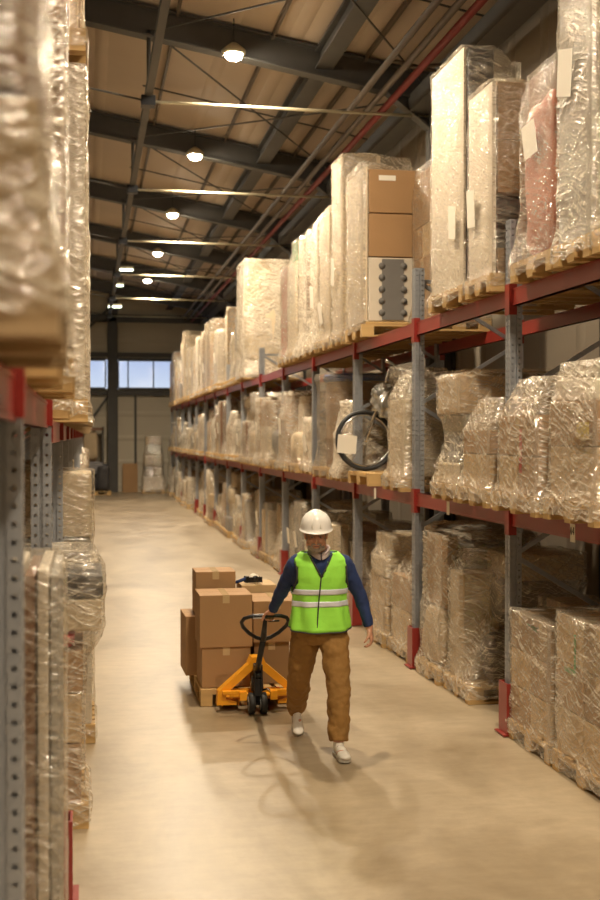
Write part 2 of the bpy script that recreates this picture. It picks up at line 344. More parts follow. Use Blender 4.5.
# unseen lamps over the neighbouring aisle, added to light roof and rack backs
for x in (-4.2,):
    for j,y in enumerate([2,12,22,32,42]):
        r=thing('high_bay_lamp','added unseen round hall lamp over the neighbouring aisle behind the left rack, number %d'%(j+1),'lamp',(x,y,7.9),'round hall lamps')
        MB().tube([(0,0,0),(0,0,.05),(0,0,.12),(0,0,.16)],[.17,.17,.09,.03],16).build('housing','steel_light',r)
        MB().ell((0,0,-.01),(.125,.125,.08),16,10).build('lens','lamp_glow',r)
        MB().tube([(0,0,.15),(0,0,rz_(x)-7.9+.2)],.008,6).build('cord','rubber',r)
        ld=bpy.data.lights.new('lamp','SPOT'); ld.spot_size=math.radians(168); ld.spot_blend=.8; ld.shadow_soft_size=.13; ld.energy=90; ld.color=LC
        lo=bpy.data.objects.new('lamp_light',ld); COL.objects.link(lo); lo.parent=r; lo.location=(0,0,-.16)
# ------------------------------------------------------------------ racks
def upright_mesh(h):
    # lipped channel section, two front bands with a groove between, perforated in its material
    P=[(-.05,-.05),(-.008,-.05),(-.008,-.035),(.008,-.035),(.008,-.05),(.05,-.05),(.05,.05),(.008,.05),(.008,.035),(-.008,.035),(-.008,.05),(-.05,.05),(-.05,.008),(-.035,.008),(-.035,-.008),(-.05,-.008)]
    m=MB().prism(P,0,h,'z'); return m
def rack(name,label,xf,xr,ys,tops,levels,sgn,guards=True,goff=.085):
    """xf front face X, xr rear; sgn=+1 when the rack lies to +X of its front face"""
    R=thing(name,label,'pallet rack',(xf,ys[0],0))
    O=Vector((xf,ys[0],0)); um={}
    xa=xf+sgn*.05; xb=xr-sgn*.05
    for k,y in enumerate(ys):
        h=tops[k] if isinstance(tops,list) else tops
        if h not in um: um[h]=upright_mesh(h).build('upright','upright_perforated',R)
        for j,x in enumerate((xa,xb)):
            u=um[h] if um[h].get('used') is None else None
            if u is None:
                u=um[h].copy(); COL.objects.link(u)
            else: um[h]['used']=1
            u.parent=R; u.location=(x-xf,y-ys[0],0.01)
            if j==0 or True:
                fp=MB().box(-.08,.08,-.07,.07,0,.012).build('foot_plate','galvanised',u); 
            if j==0 and guards:
                g=MB().box(-sgn*.115 if sgn>0 else .06,-sgn*.06 if sgn>0 else .115,-.075,.075,0,.4)
                g=MB(); xo=-sgn*goff
                g.box(min(xo,xo+sgn*.012),max(xo,xo+sgn*.012),-.08,.08,0,.4).box(min(xo,xo+sgn*.12),max(xo,xo+sgn*.12),-.092,-.08,0,.4).box(min(xo,xo+sgn*.12),max(xo,xo+sgn*.12),.08,.092,0,.4)
                g.box(xo-.03,xo+.03,-.11,.11,0,.01); g.build('foot_guard','red_paint',u)
        m=MB(); z=.16; d=1; step=.62
        step=.62
        while z+step<h-.05:
            a=(xa-xf,y-ys[0],z) if d>0 else (xb-xf,y-ys[0],z); b=(xb-xf,y-ys[0],z+step) if d>0 else (xa-xf,y-ys[0],z+step)
            m.bar(a,b,.03,.035); z+=step; d=-d
        m.bar((xa-xf,y-ys[0],.2),(xb-xf,y-ys[0],.2),.03,.035).bar((xa-xf,y-ys[0],h-.12),(xb-xf,y-ys[0],h-.12),.03,.035)
        m.build('bracing','galvanised',R)
    for k in range(len(ys)-1):
        for lv in levels(k):
            for x,s in ((xf-sgn*.0,1),(xr,-1)):
                y0=ys[k]+.05-ys[0]; y1=ys[k+1]-.05-ys[0]
                X=x-xf; xo=X+s*sgn*.045
                m=MB().box(xo-.025,xo+.025,y0,y1,lv-.13,lv); m.box(xo-.028,xo+.028,y0,y1,lv-.13,lv-.115).box(xo-.028,xo+.028,y0,y1,lv-.015,lv)
                b=m.build('beam','red_paint',R)
                for yy,q in ((y0,-1),(y1,1)):
                    e=MB()
                    xx=X-s*sgn*.004
                    cl,ch=(lv-.2,lv+.04) if sgn>0 else (lv-.12,lv+.1)
                    e.box(min(xx,xx+s*sgn*.006),max(xx,xx+s*sgn*.006),yy-.012+q*.045,yy+.012+q*.045+.0,cl,ch)
                    e.box(min(xx,xx+s*sgn*.06),max(xx,xx+s*sgn*.06),yy-.004,yy+.004,cl,ch)
                    e.box(min(xx-s*sgn*.003,xx+s*sgn*.004),max(xx-s*sgn*.003,xx+s*sgn*.004),min(yy,yy+q*.05),max(yy,yy+q*.05),cl,ch if sgn>0 else lv)
                    e.build('end_connector','red_paint',b)
    return R
BAY=2.75; UY=[8.93+BAY*k for k in range(-2,15)]
LV1=1.76; LV2=3.47
rr=rack('pallet_rack','long red and galvanised pallet rack along the right wall',3.22,4.36,UY,[4.0]*17,lambda k:[LV1,LV2],1)
LUY=[.75+2.7*k for k in range(0,18)]
rl=rack('pallet_rack','tall red and galvanised pallet rack close by on the left side',-.18,-1.27,LUY,6.2,lambda k:[2.5,4.9] if k<2 else [2.42,4.8],-1,goff=.15)
# shelf location tag with its writing
for (y,z,s_) in [(7.47,LV1-.07,1),(10.25,LV1-.07,0),(13.0,LV1-.07,0)]:
    t=MB().box(-.002,.0,-.04,.04,-.06,.06).build('shelf_tag','paper',rr); t.location=(-.0745,y-UY[0],z)
    if s_:
        m=MB(); x=-.004
        # the tag's writing, read from the aisle (towards +X, left is +Y)
        m.bar((x,.034,-.01),(x,.021,.04),.006,.002,up=(1,0,0)).bar((x,.021,.04),(x,.008,-.01),.006,.002,up=(1,0,0)).bar((x,.029,.008),(x,.013,.008),.005,.002,up=(1,0,0))
        m.bar((x,-.022,-.01),(x,-.022,.04),.006,.002,up=(1,0,0)).bar((x,-.022,.04),(x,-.004,.006),.006,.002,up=(1,0,0)).bar((x,-.003,.006),(x,-.032,.006),.005,.002,up=(1,0,0))
        m.build('lettering','rubber',t)
# ------------------------------------------------------------------ pallets and loads
PALM={}
def pallet_mesh(w,d,mat):
    """w along Y, d along X, three blocks on the short side"""
    key=(round(w,2),round(d,2),mat)
    if key in PALM: return PALM[key]
    m=MB(); hx=d/2; hy=w/2
    for i in range(5):
        b=.14; y=-hy+b/2+(w-b)*i/4; m.box(-hx,hx,y-b/2*(1 if i%2==0 else .72),y+b/2*(1 if i%2==0 else .72),.122,.144)
    for i in range(3):
        x=-hx+.07+(d-.14)*i/2; m.box(x-.07,x+.07,-hy,hy,.1,.122)
        for j in range(3):
            y=-hy+.05+(w-.1)*j/2; bw=.05 if j!=1 else .07; m.box(x-.07,x+.07,y-bw,y+bw,.022,.1)
    for j in range(3):
        y=-hy+.05+(w-.1)*j/2; m.box(-hx,hx,y-.05,y+.05,0,.022)
    o=m.build('pallet',mat); me=o.data; bpy.data.objects.remove(o); PALM[key]=me; return me
def film_mesh(boxes,z0,z1,a,b,seed,nu=44,nv=22,k=.5,amp=.012,eps=.018,conv=5,hang=.03):
    cx=0;cy=0
    dirs=[]
    per=4*(a+b)
    # corner-exact perimeter samples
    na=max(4,round(nu*a/(a+b)/2)); nb=max(4,round(nu*b/(a+b)/2))
    for i in range(na): dirs.append((-a+2*a*i/na,-b))
    for i in range(nb): dirs.append((a,-b+2*b*i/nb))
    for i in range(na): dirs.append((a-2*a*i/na,b))
    for i in range(nb): dirs.append((-a,b-2*b*i/nb))
    n=len(dirs)
    zs=[z0+(z1-z0)*j/nv for j in range(nv+1)]
    S=[[.0]*n for _ in zs]
    for j,z in enumerate(zs):
        for (x0,x1,y0,y1,q0,q1) in boxes:
            if q0-.02<=z<=q1+.012:
                for i,(dx,dy) in enumerate(dirs):
                    t0,t1=0,9
                    ok=True
                    for o,d,lo,hi in ((0,dx,x0,x1),(0,dy,y0,y1)):
                        if abs(d)<1e-6:
                            if not lo<=0<=hi: ok=False
                        else:
                            u,v=lo/d,hi/d
                            if u>v:u,v=v,u
                            t0=max(t0,u);t1=min(t1,v)
                    if ok and t1>t0: S[j][i]=max(S[j][i],t1)
    nz=len(zs); dz=(z1-z0)/nv
    T=[[0]*n for _ in zs]
    for i in range(n):
        for j in range(nz):
            T[j][i]=max(S[q][i]-k*abs(zs[q]-zs[j])-(.0 if q==j else 0) for q in range(nz))
    for _ in range(conv):
        for j in range(nz): 
            r=T[j]; T[j]=[max(r[i],.5*(r[i-1]+r[(i+1)%n])-.004) for i in range(n)]
    vs=[];uvs=[]; cum=[0]
    for i in range(n):
        p=dirs[i];q=dirs[(i+1)%n]; cum.append(cum[-1]+math.hypot(q[0]-p[0],q[1]-p[1]))
    so=seed*3.7
    for j,z in enumerate(zs):
        for i,(dx,dy) in enumerate(dirs):
            t=max(T[j][i],.12)
            L=math.hypot(dx,dy)
            w=noise.noise(Vector((cum[i]*5+z*4+so,z*9-cum[i]*2,so)))*amp+noise.noise(Vector((cum[i]*14,z*11,so+9)))*amp*.5
            tt=t+(eps+max(w,-eps*.8))/L
            zz=z
            if j==0: zz=z-hang*abs(noise.noise(Vector((cum[i]*6,so,2))))*2
            if j==nz-1: zz=z+.012+.02*noise.noise(Vector((cum[i]*3,so,1)))
            vs.append((dx*tt,dy*tt,zz)); uvs.append((cum[i]+so,zz))
    base=(nz-1)*n
    for s_ in (.8,.5,.2):
        for i,(dx,dy) in enumerate(dirs):
            t=max(T[-1][i],.12)*s_
            x,y=dx*t,dy*t; vs.append((x,y,z1+.018+.012*noise.noise(Vector((x*6,y*6,so))))); uvs.append((x+so,y+z1+1))
    vs.append((0,0,z1+.02)); uvs.append((so,z1+1)); 
    rows=nz+3; fs=[]
    for j in range(rows-1):
        for i in range(n): fs.append((j*n+i,j*n+(i+1)%n,(j+1)*n+(i+1)%n,(j+1)*n+i))
    c=len(vs)-1
    for i in range(n): fs.append(((rows-1)*n+i,(rows-1)*n+(i+1)%n,c))
    me=bpy.data.meshes.new('stretch_film'); me.from_pydata(vs,[],fs)
    ul=me.uv_layers.new(name='UVMap')
    for l in me.loops: ul.data[l.index].uv=uvs[l.vertex_index]
    me.polygons.foreach_set('use_smooth',[True]*len(fs))
    return me
def link(name,me,mat,parent,loc=(0,0,0)):
    if mat and not me.materials: me.materials.append(MAT[mat])
    o=bpy.data.objects.new(name,me); COL.objects.link(o); o.parent=parent; o.location=loc; return o
def piece(kind,b,mat,parent,seed):
    """one content piece inside box b"""
    x0,x1,y0,y1,z0,z1=b; rnd=random.Random(seed)
    c=((x0+x1)/2,(y0+y1)/2,z0); a=[(x1-x0)/2,(y1-y0)/2,z1-z0]
    if kind=='lump':
        m=MB().ell((0,0,a[2]/2),(a[0],a[1],a[2]/2),20,14,e=.42,nz=.16,seed=seed*1.3)
        return m.build('bundle',mat,parent,loc=c)
    if kind=='drum':
        m=MB().tube([(0,0,0),(0,0,.02),(0,0,a[2]*.3),(0,0,a[2]*.32),(0,0,a[2]*.36),(0,0,a[2]*.66),(0,0,a[2]*.7),(0,0,a[2]-.02),(0,0,a[2])],[.97*a[1],a[1],a[1],a[1]*1.03,a[1],a[1],a[1]*1.03,a[1],a[1]*.96],32)
        return m.build('drum',mat,parent,loc=c)
    g=.004; m=MB().box(-a[0]+g,a[0]-g,-a[1]+g,a[1]-g,0.001,a[2]-.003)
    if mat.startswith('carton') and a[2]>.15:
        o=m.build('carton',mat,parent,loc=c,bevel=.006)
        t=MB().box(-a[0]+g-.0015,a[0]-g+.0015,-.03,.03,a[2]-.004,a[2]-.0015).box(-a[0]+g-.0018,-a[0]+g+.0,-.03,.03,a[2]-.09,a[2]-.002)
        t.build('packing_tape','tape',o)
        return o
    nme={'dark_goods':'dark_panel','white_board':'board','cream':'padded_block','greyish':'grey_panel','brown_wood':'wooden_board','terracotta':'cushion_block','wood':'crate_box'}.get(mat,'packed_block')
    return m.build(nme,mat,parent,loc=c,bevel=min(.012,min(a)*.2))
def gen(style,w,d,h,rnd):
    """pieces list (kind, box, material); the front is -X, base z .144"""
    P=[]; z=.144; H=h
    hx,hy=d/2-.02,w/2-.02
    if style=='cartons':
        nl=max(2,round((H-z)/.38)); lh=(H-z)/nl
        for l in range(nl):
            ny=rnd.choice([1,2,2]); nx=rnd.choice([2,3]); ins=0 if l<nl-1 else rnd.choice([0,.08,.15]); 
            mt=rnd.choice(['carton','carton','carton_light','carton_light','carton_dark'])
            for i in range(nx):
                for j in range(ny):
                    if l==nl-1 and nx*ny>2 and rnd.random()<.25: continue
                    X0=-hx+2*hx*i/nx; X1=-hx+2*hx*(i+1)/nx; Y0=-hy+2*hy*j/ny; Y1=-hy+2*hy*(j+1)/ny
                    q=rnd.uniform(0,.02); P.append(('box',(X0+ (ins if i==0 else 0)+q*.5,X1-.004,Y0+.004,Y1-.004-q*.3,z+lh*l,z+lh*(l+1)-(0 if l<nl-1 else rnd.uniform(0,lh*.3))),mt if rnd.random()<.75 else 'carton'))
    elif style=='furniture':
        x=-hx
        while x<hx-.12:
            t=min(rnd.choice([.12,.2,.3,.4]),hx-x); hh=H if rnd.random()<.5 or x==-hx else z+(H-z)*rnd.uniform(.55,.95)
            y0=-hy+rnd.choice([0,0,.06,.15]); y1=hy-rnd.choice([0,0,.06,.15])
            mt=rnd.choice(['cream','white_board','carton_light','greyish','brown_wood','carton','cream','dark_goods'])
            if rnd.random()<.5: P.append(('box',(x,x+t-.01,y0,y1,z,hh),mt))
            else:
                zz=z+(hh-z)*rnd.uniform(.35,.65); P.append(('box',(x,x+t-.01,y0,y1,z,zz),mt)); P.append(('box',(x,x+t-.01,y0+.03,y1-.03,zz,hh),rnd.choice(['carton','cream','beige_fabric','greyish'])))
            x+=t
    elif style=='lumps':
        zz=z; l=0
        while zz<H-.1:
            lh=min(rnd.uniform(.3,.55),H-zz); sh=.0 if l==0 else rnd.uniform(.04,.14)
            mt=rnd.choice(['cream','beige_fabric','cream','greyish','beige_fabric','grey_fabric','white_board'])
            if rnd.random()<.4:
                P.append(('lump',(-hx+sh,0,-hy+sh,hy-sh,zz-.015,zz+lh),mt)); P.append(('lump',(0,hx-sh,-hy+sh*.5,hy-sh*.5,zz-.015,zz+lh*.9),rnd.choice(['cream','beige_fabric','greyish'])))
            else: P.append((rnd.choice(['lump','box']),(-hx+sh,hx-sh,-hy+sh,hy-sh,zz-.01,zz+lh),mt))
            zz+=lh; l+=1
    elif style=='slim':
        y=-hy
        while y<hy-.08:
            t=min(rnd.choice([.12,.18,.26]),hy-y); hh=z+(H-z)*rnd.uniform(.78,1)
            P.append(('box',(-hx+rnd.uniform(0,.15),hx-.3,y,y+t-.01,z,hh),rnd.choice(['cream','white_board','carton_light','greyish','brown_wood','cream']))); y+=t
    elif style=='dark':
        zz=z
        P+= [('lump',(-hx,hx,-hy,hy,z,z+(H-z)*.6),'grey_fabric'),('box',(-hx+.1,hx-.1,-hy+.08,hy-.08,z+(H-z)*.58,H),rnd.choice(['dark_goods','carton_dark']))]
    elif style=='panel':
        P+= [('box',(-hx,-hx+.22,-hy,hy,z,H),rnd.choice(['cream','white_board'])),('box',(-hx+.24,0,-hy+.1,hy-.1,z,H*.85),'brown_wood'),('box',(.02,hx-.1,-hy+.05,hy-.05,z,H*.7),'carton')]
    elif style=='big_block':
        P+= [('lump',(-hx,hx,-hy,hy,z,H),'cream')]
    return P
def load(X0,Y0,Y1,Z,h,label,style='cartons',filmm='film_milky',depth=1.2,group='wrapped pallet loads',seed=1,pieces=None,lab=None,res=1,k=.5,pal='wood',film_top=None,amp=.012,front=-1,name='pallet_load',extra_hull=None,wrap=True):
    """front face at X0; lies toward +X for front=-1, toward -X for front=+1"""
    w=Y1-Y0; xc=X0-front*depth/2; yc=(Y0+Y1)/2
    R=thing(name,label,'pallet load',(xc,yc,Z+.0015),group)
    rnd=random.Random(seed*7919+3)
    p=link('pallet',pallet_mesh(w,depth,pal),None,R); 
    P=pieces if pieces is not None else gen(style,w-.04,depth-.04,h,rnd)
    if front>0: P=[(k_,(-b[1],-b[0],b[2],b[3],b[4],b[5]),m_) for k_,b,m_ in P]
    for i,(kk,b,mt) in enumerate(P): piece(kk,b,mt,R,seed+i)
    if wrap:
        hull=[b for kk,b,mt in P]+[(-depth/2,depth/2,-w/2,w/2,.06,.13)]+(extra_hull or [])
        ft=max(b[5] for b in hull)
        me=film_mesh(hull,.05,ft+.004,depth/2,w/2,seed,nu=int(40*res),nv=max(8,int(ft*14*res)),k=k,amp=amp)
        link('stretch_film',me,filmm,R)
    for (side,u,z,tilt,sz) in (lab or []):
        # paper sheets taped on the film: side 'f' front face, 's' camera-facing (-Y) side
        m=MB(); a,b=sz
        ft=[bb for kk,bb,mt in P]
        if side=='f':
            xx=min(bb[0] for bb in ft if bb[4]<=z<=bb[5]) if front<0 else max(bb[1] for bb in ft if bb[4]<=z<=bb[5])
            m.box(-.0015,.0015,-a/2,a/2,-b/2,b/2); o=m.build('paper_label','paper',R,loc=(xx+front*.045,u,z)); o.rotation_euler=(tilt,-front*-.08,.06)
        else:
            yy=min(bb[2] for bb in ft if bb[4]<=z<=bb[5])
            m.box(-a/2,a/2,-.0015,.0015,-b/2,b/2); o=m.build('paper_label','paper',R,loc=(u,yy-.045,z)); o.rotation_euler=(.05,tilt,.05)
    return R
# ---- labels that single each load out
ORD=['nearest','second','third','fourth','fifth','sixth','seventh','eighth','ninth','tenth','eleventh','twelfth','thirteenth','fourteenth','fifteenth','sixteenth','seventeenth']
LVN={0:'floor level',1:'middle shelf',2:'top shelf'}
def where(lv,b,pos,side='right'): return ', %s %s rack, %s bay from camera, %s'%(LVN[lv] if side=='right' else {0:'floor level',1:'lower shelf',2:'upper shelf'}[lv],side,ORD[b],pos)
ZL=[0,LV1,LV2]
GR={0:'wrapped loads on the floor of the right rack',1:'wrapped loads on the middle shelf of the right rack',2:'wrapped loads on the top shelf of the right rack'}
def RL(lv,b,pos,look,X0,Y0,Y1,h,**k): return load(X0,Y0,Y1,ZL[lv],h,look+where(lv,b,pos),group=GR[lv],**k)
B=lambda x0,x1,y0,y1,z0,z1,m,k='box':(k,(x0,x1,y0,y1,z0,z1),m)
HR=dict(res=1.7)
# top shelf, custom
RL(2,0,'near','tall grey wrapped panel',3.12,6.35,7.12,2.4,seed=11,pieces=[B(-.58,-.28,-.34,.34,.144,2.5,'greyish','lump'),B(-.26,.4,-.34,.34,.144,1.2,'cream')],filmm='film_clear',**HR)
RL(2,0,'middle','silvery wrapped tall slab',3.12,7.16,7.76,2.5,seed=12,pieces=[B(-.58,-.34,-.27,.27,.144,2.3,'greyish'),B(-.33,-.27,-.27,.27,.144,2.32,'dark_goods'),B(-.2,.4,-.27,.27,.144,1.2,'carton')],filmm='film_milky',lab=[('f',.05,1.25,.25,(.2,.3))],**HR)
RL(2,0,'far','terracotta red wrapped seat',3.12,7.8,8.6,1.4,seed=13,pieces=[B(-.56,-.3,-.36,.3,.144,1.25,'terracotta','lump'),B(-.28,.2,-.36,.36,.144,.95,'terracotta'),B(-.5,-.2,-.25,.3,1.2,1.5,'brown_wood')],filmm='film_clear',lab=[('f',.0,.98,-.1,(.22,.24))],k=.35,**HR)
RL(2,1,'near','white edged wrapped furniture',3.12,9.05,9.7,1.65,seed=14,pieces=[B(-.58,-.54,-.3,.3,.144,1.66,'white_board'),B(-.535,-.1,-.3,.3,.78,1.2,'carton_dark'),B(-.535,-.1,-.3,.3,1.2,1.66,'carton_dark'),B(-.535,-.2,-.24,.3,.62,.775,'dark_goods'),B(-.535,.3,-.3,.3,.144,.35,'carton_dark'),B(-.4,.3,-.1,.3,.35,.61,'greyish')],filmm='film_clear',lab=[('f',.1,.72,.1,(.16,.3))],k=2.5,**HR)
RL(2,1,'far','tall white cabinet with dark side',3.12,9.78,10.8,2.1,seed=15,pieces=[B(-.58,-.55,-.48,.48,.144,2.16,'white_board'),B(-.548,-.3,-.48,.48,.144,2.16,'dark_goods'),B(-.25,.4,-.4,.4,.144,.9,'carton_dark')],filmm='film_clear',lab=[('f',-.3,.7,.2,(.16,.28))],k=3,**HR)
def gripbox():
    P=[B(-.52,.4,-.43,.43,.18,.92,'white_board'),B(-.52,.42,-.44,.44,.925,1.42,'carton'),B(-.52,.42,-.44,.44,1.43,1.93,'carton'),B(-.56,.44,-.45,.45,.146,.178,'wood'),
       ]
    R=RL(2,2,'far','tall brown boxes over white carton',3.1,13.45,14.37,2.3,seed=16,pieces=P,wrap=False)
    m=MB(); pts=[]
    m.box(-.36,-.1,-.438,-.432,.2,.9)
    for i in range(5):
        z=.28+.135*i; m.tube([(-.36,-.434,z),(-.36,-.4395,z)],.04,12); m.tube([(-.1,-.434,z),(-.1,-.4395,z)],.04,10)
    m.build('wavy_grey_print','grey_print',R)
    MB().box(-.4,-.2,-.4425,-.4412,1.8,1.86).box(.1,.3,-.4425,-.4412,1.1,1.2).build('address_sticker','paper',R)
    me=film_mesh([(-.585,-.52,-.44,.44,.1,2.0)],.1,2.0,.6,.46,5,nu=40,nv=26,k=3)
    b=box(-.575,-.53,-.43,.43,.18,1.95).build('cream_end_board','cream',R); link('stretch_film',me,'film_milky',R)
gripbox()
RL(2,2,'middle, set back','small brown carton stack',3.62,12.55,13.35,1.9,seed=17,style='cartons',filmm='film_clear',depth=.72)
RL(2,3,'near','very tall cream wrapped block',3.1,14.56,15.3,2.35,seed=18,style='slim',pieces=[B(-.58,-.1,-.35,.35,.144,2.35,'cream'),B(-.08,.4,-.3,.3,.144,1.9,'carton')],filmm='film_milky',lab=[('f',.1,.95,.3,(.15,.35))])
RL(2,3,'middle','wood edged cream wrapped boards',3.1,15.36,16.15,1.85,seed=19,pieces=[B(-.58,-.5,-.36,.36,.144,1.8,'cream'),B(-.5,-.44,-.36,.36,.144,1.86,'wood'),B(-.4,.3,-.36,.36,.144,1.7,'cream')],lab=[('f',.1,.5,-.2,(.16,.3))])
RL(2,3,'far','pale crumpled wrapped boards',3.08,16.22,17.08,1.9,seed=20,style='slim',filmm='film_thick',lab=[('f',-.1,.8,.2,(.18,.3))])
RL(2,4,'near','cream film wrapped tall bundle',3.1,17.28,18.1,1.95,seed=21,style='slim',filmm='film_thick')
RL(2,4,'middle','green topped pale wrapped boards',3.1,18.14,18.95,1.95,seed=22,pieces=[B(-.56,.3,-.36,.36,.144,1.55,'cream'),B(-.5,.3,-.3,.3,1.56,1.9,'green_goods')],filmm='film_milky')
RL(2,4,'far','narrow terracotta wrapped column',3.12,19.0,19.8,1.6,seed=23,pieces=[B(-.56,-.2,-.36,.3,.144,1.6,'terracotta')],filmm='film_milky')
RL(2,6,'far','huge cream rounded block',3.08,23.9,25.2,2.4,seed=24,pieces=[B(-.58,.58,-.62,.62,.144,2.4,'cream','lump')],filmm='film_thick',amp=.006)
# middle shelf, custom
RL(1,0,'near','carton stack with green top',3.08,6.98,7.83,.95,seed=31,pieces=[B(-.57,0,-.38,.38,.144,.5,'carton_light'),B(-.57,0,-.38,.38,.505,.8,'carton'),B(-.54,-.2,-.1,.36,.805,.95,'white_board'),B(-.4,.1,-.38,-.12,.81,.97,'green_goods'),B(-.595,-.575,-.3,-.12,.55,.66,'yellow_goods'),B(.02,.57,-.38,.38,.144,.85,'carton_dark'),B(.05,.5,-.3,.1,.86,1.05,'white_board'),B(.1,.3,-.305,.0,.9,1.0,'red_goods')],filmm='film_milky',**HR)
RL(1,0,'far','cartons with cream sloping top',3.06,7.92,8.82,.8,seed=32,pieces=[B(-.57,-.02,-.4,-.01,.144,.42,'carton'),B(-.57,-.02,.0,.4,.144,.42,'carton_light'),B(-.57,-.02,-.4,.4,.425,.72,'carton'),B(-.3,.5,-.38,.0,.73,.98,'cream','lump'),B(0,.57,-.4,.4,.144,.72,'carton_dark'),B(-.578,-.572,-.12,-.06,.3,.62,'red_goods')],filmm='film_milky',k=.8,**HR)
RL(1,1,'near','low carton pair, peaked film',3.08,9.02,9.78,.6,seed=33,pieces=[B(-.56,0,-.34,.34,.144,.42,'carton_light'),B(-.56,0,-.34,.34,.425,.62,'carton'),B(-.25,.1,-.34,-.15,.63,.86,'cream'),B(.05,.55,-.3,.3,.144,.6,'carton')],filmm='film_milky',k=.8,**HR)
RL(1,1,'middle','pale carton above black drum',3.1,9.86,10.62,1.1,seed=34,pieces=[B(-.5,0,-.22,.28,.33,.6,'dark_goods','lump'),B(-.56,.1,-.34,.34,.144,.33,'cream'),B(-.5,0,-.3,.3,.6,.76,'greyish'),B(-.56,-.1,-.32,.32,.765,1.1,'carton_light'),B(0,.55,-.34,.34,.33,.95,'dark_goods')],filmm='film_milky',k=.7,**HR)
RL(1,1,'far','dark bundle under cardboard',3.42,10.7,11.55,1.15,seed=35,depth=.92,pieces=[B(-.42,.4,-.38,.38,.144,.45,'dark_goods'),B(-.4,.4,-.36,.36,.455,1.0,'grey_fabric','lump'),B(-.42,.42,-.4,.4,1.01,1.18,'carton_dark')],filmm='film_clear',k=1.,**HR)
RL(1,2,'near','cream hanging film column',3.12,11.8,12.55,1.15,seed=36,pieces=[B(-.55,-.1,-.3,.3,.144,.95,'cream'),B(-.4,.1,-.2,.2,.96,1.2,'silver_bag','lump'),B(0,.5,-.3,.3,.144,.7,'grey_fabric')],filmm='film_milky',k=.8,**HR)
# bicycle wrapped on a pallet, its front wheel sticking out clear
bk=thing('wrapped_bicycle','bicycle half wrapped in film with one bare spoked wheel, middle shelf',"bicycle",(3.72,13.75,LV1+.0015),GR[1])
link('pallet',pallet_mesh(1.1,1.2,'wood'),None,bk)
m=MB(); rw=.345; wc=Vector((-.42,.40,.144+.372))
def ring(c,r,n=36): return [c+Vector((math.cos(2*PI*i/n)*r,math.sin(2*PI*i/n)*.12*r,math.sin(2*PI*i/n)*r)) for i in range(n)]
whl=MB().tube(ring(wc,rw),.026,8,closed=True).build('tyre','rubber',bk)
MB().tube(ring(wc,rw-.035),.012,8,closed=True).build('rim','chrome',whl)
sm=MB()
for i in range(20):
    a=2*PI*i/20; sm.tube([wc+Vector((0,.03*(-1)**i,0)),wc+Vector((math.cos(a)*(rw-.04),math.sin(a)*.12*rw,math.sin(a)*(rw-.04)))],.0022,4)
sm.tube([wc+Vector((0,-.05,0)),wc+Vector((0,.05,0))],.025,10); sm.build('spokes','chrome',whl)
MB().tube([wc+Vector((0,.06,0)),wc+Vector((.14,-.2,.5)),wc+Vector((.2,-.4,.85))],.016,8).tube([wc+Vector((0,-.06,0)),wc+Vector((.2,.0,.5))],.014,8).tube([(-.2,.1,.9),(.25,.0,1.0),(.3,.3,.45)],.02,8).build('fork','chrome',bk)
MB().tube([(-.22,-.1,1.42),(-.12,-.05,1.36),(-.2,.0,1.34),(.1,.1,1.36)],.016,8).tube([(-.3,-.14,1.45),(-.2,-.09,1.41)],.024,8).build('handlebar','chrome',bk)
MB().box(-.12,.12,-.0015,.0015,-.11,.11).build('paper_label','paper',bk,loc=(-.66,.33,.47)).rotation_euler=(0,.08,.1)
MB().ell((-.3,.05,1.0),(.12,.14,.18),40,28,e=.8,nz=.5,seed=3,fq=16).build('silver_bag','silver_bag',bk)
MB().ell((.2,-.05,.5),(.25,.35,.36),18,12,e=.6,nz=.2,seed=5).build('bundle','beige_fabric',bk)
me=film_mesh([(-.1,.5,-.5,.35,.1,.9),(-.2,.3,-.3,.1,.9,1.35)],.05,1.35,.6,.55,77,nu=60,nv=26,k=.6); link('stretch_film',me,'film_milky',bk)
RL(1,3,'near','pale pointed film wrapped bundle',3.1,14.58,15.3,.95,seed=38,pieces=[B(-.56,-.1,-.3,.3,.144,.6,'cream','lump'),B(-.5,-.2,-.1,.2,.6,1.0,'cream')],filmm='film_thick',k=.7,lab=[('s',-.35,.6,.1,(.16,.28))])
RL(1,3,'far','large brown drum with blue rim',3.1,15.45,16.55,1.45,seed=39,pieces=[B(-.52,.52,-.5,.5,.144,1.3,'carton_dark','drum'),B(-.55,.53,-.53,.53,1.31,1.4,'blue_goods','drum')],filmm='film_clear',lab=[('s',-.4,.7,.2,(.18,.35))])
# floor level, custom
def cart2(seed,h,rows,w):
    P=[]; rnd=random.Random(seed); z=.144; lh=(h-z)/rows
    for l in range(rows):
        for i in range(3):
            for j in range(2):
                P.append(B(-.585+.39*i,-.585+.39*(i+1)-.005,-w+w*j,-w+w*(j+1)-.005,z+lh*l,z+lh*(l+1)-.002,rnd.choice(['carton','carton_light','carton','carton_dark'])))
    return P
RL(0,0,'near','big wrapped block of cartons',3.2,6.98,7.95,1.13,seed=41,pieces=cart2(3,1.1,3,.46)+[B(-.592,-.586,.1,.3,.72,.76,'green_goods'),B(-.592,-.586,.1,.14,.76,1.0,'green_goods')],filmm='film_milky',k=1,**HR)
RL(0,0,'far','wrapped cartons with one bulging',3.2,8.0,8.86,1.0,seed=42,pieces=cart2(8,.99,3,.41)+[B(-.594,-.586,-.2,.05,.9,.94,'green_goods')],filmm='film_milky',k=1,**HR)
RL(0,1,'near, set back','low dark bundle under film',3.72,9.06,9.86,.95,seed=43,depth=.62,style='dark',filmm='film_clear',pal='wood_grey')
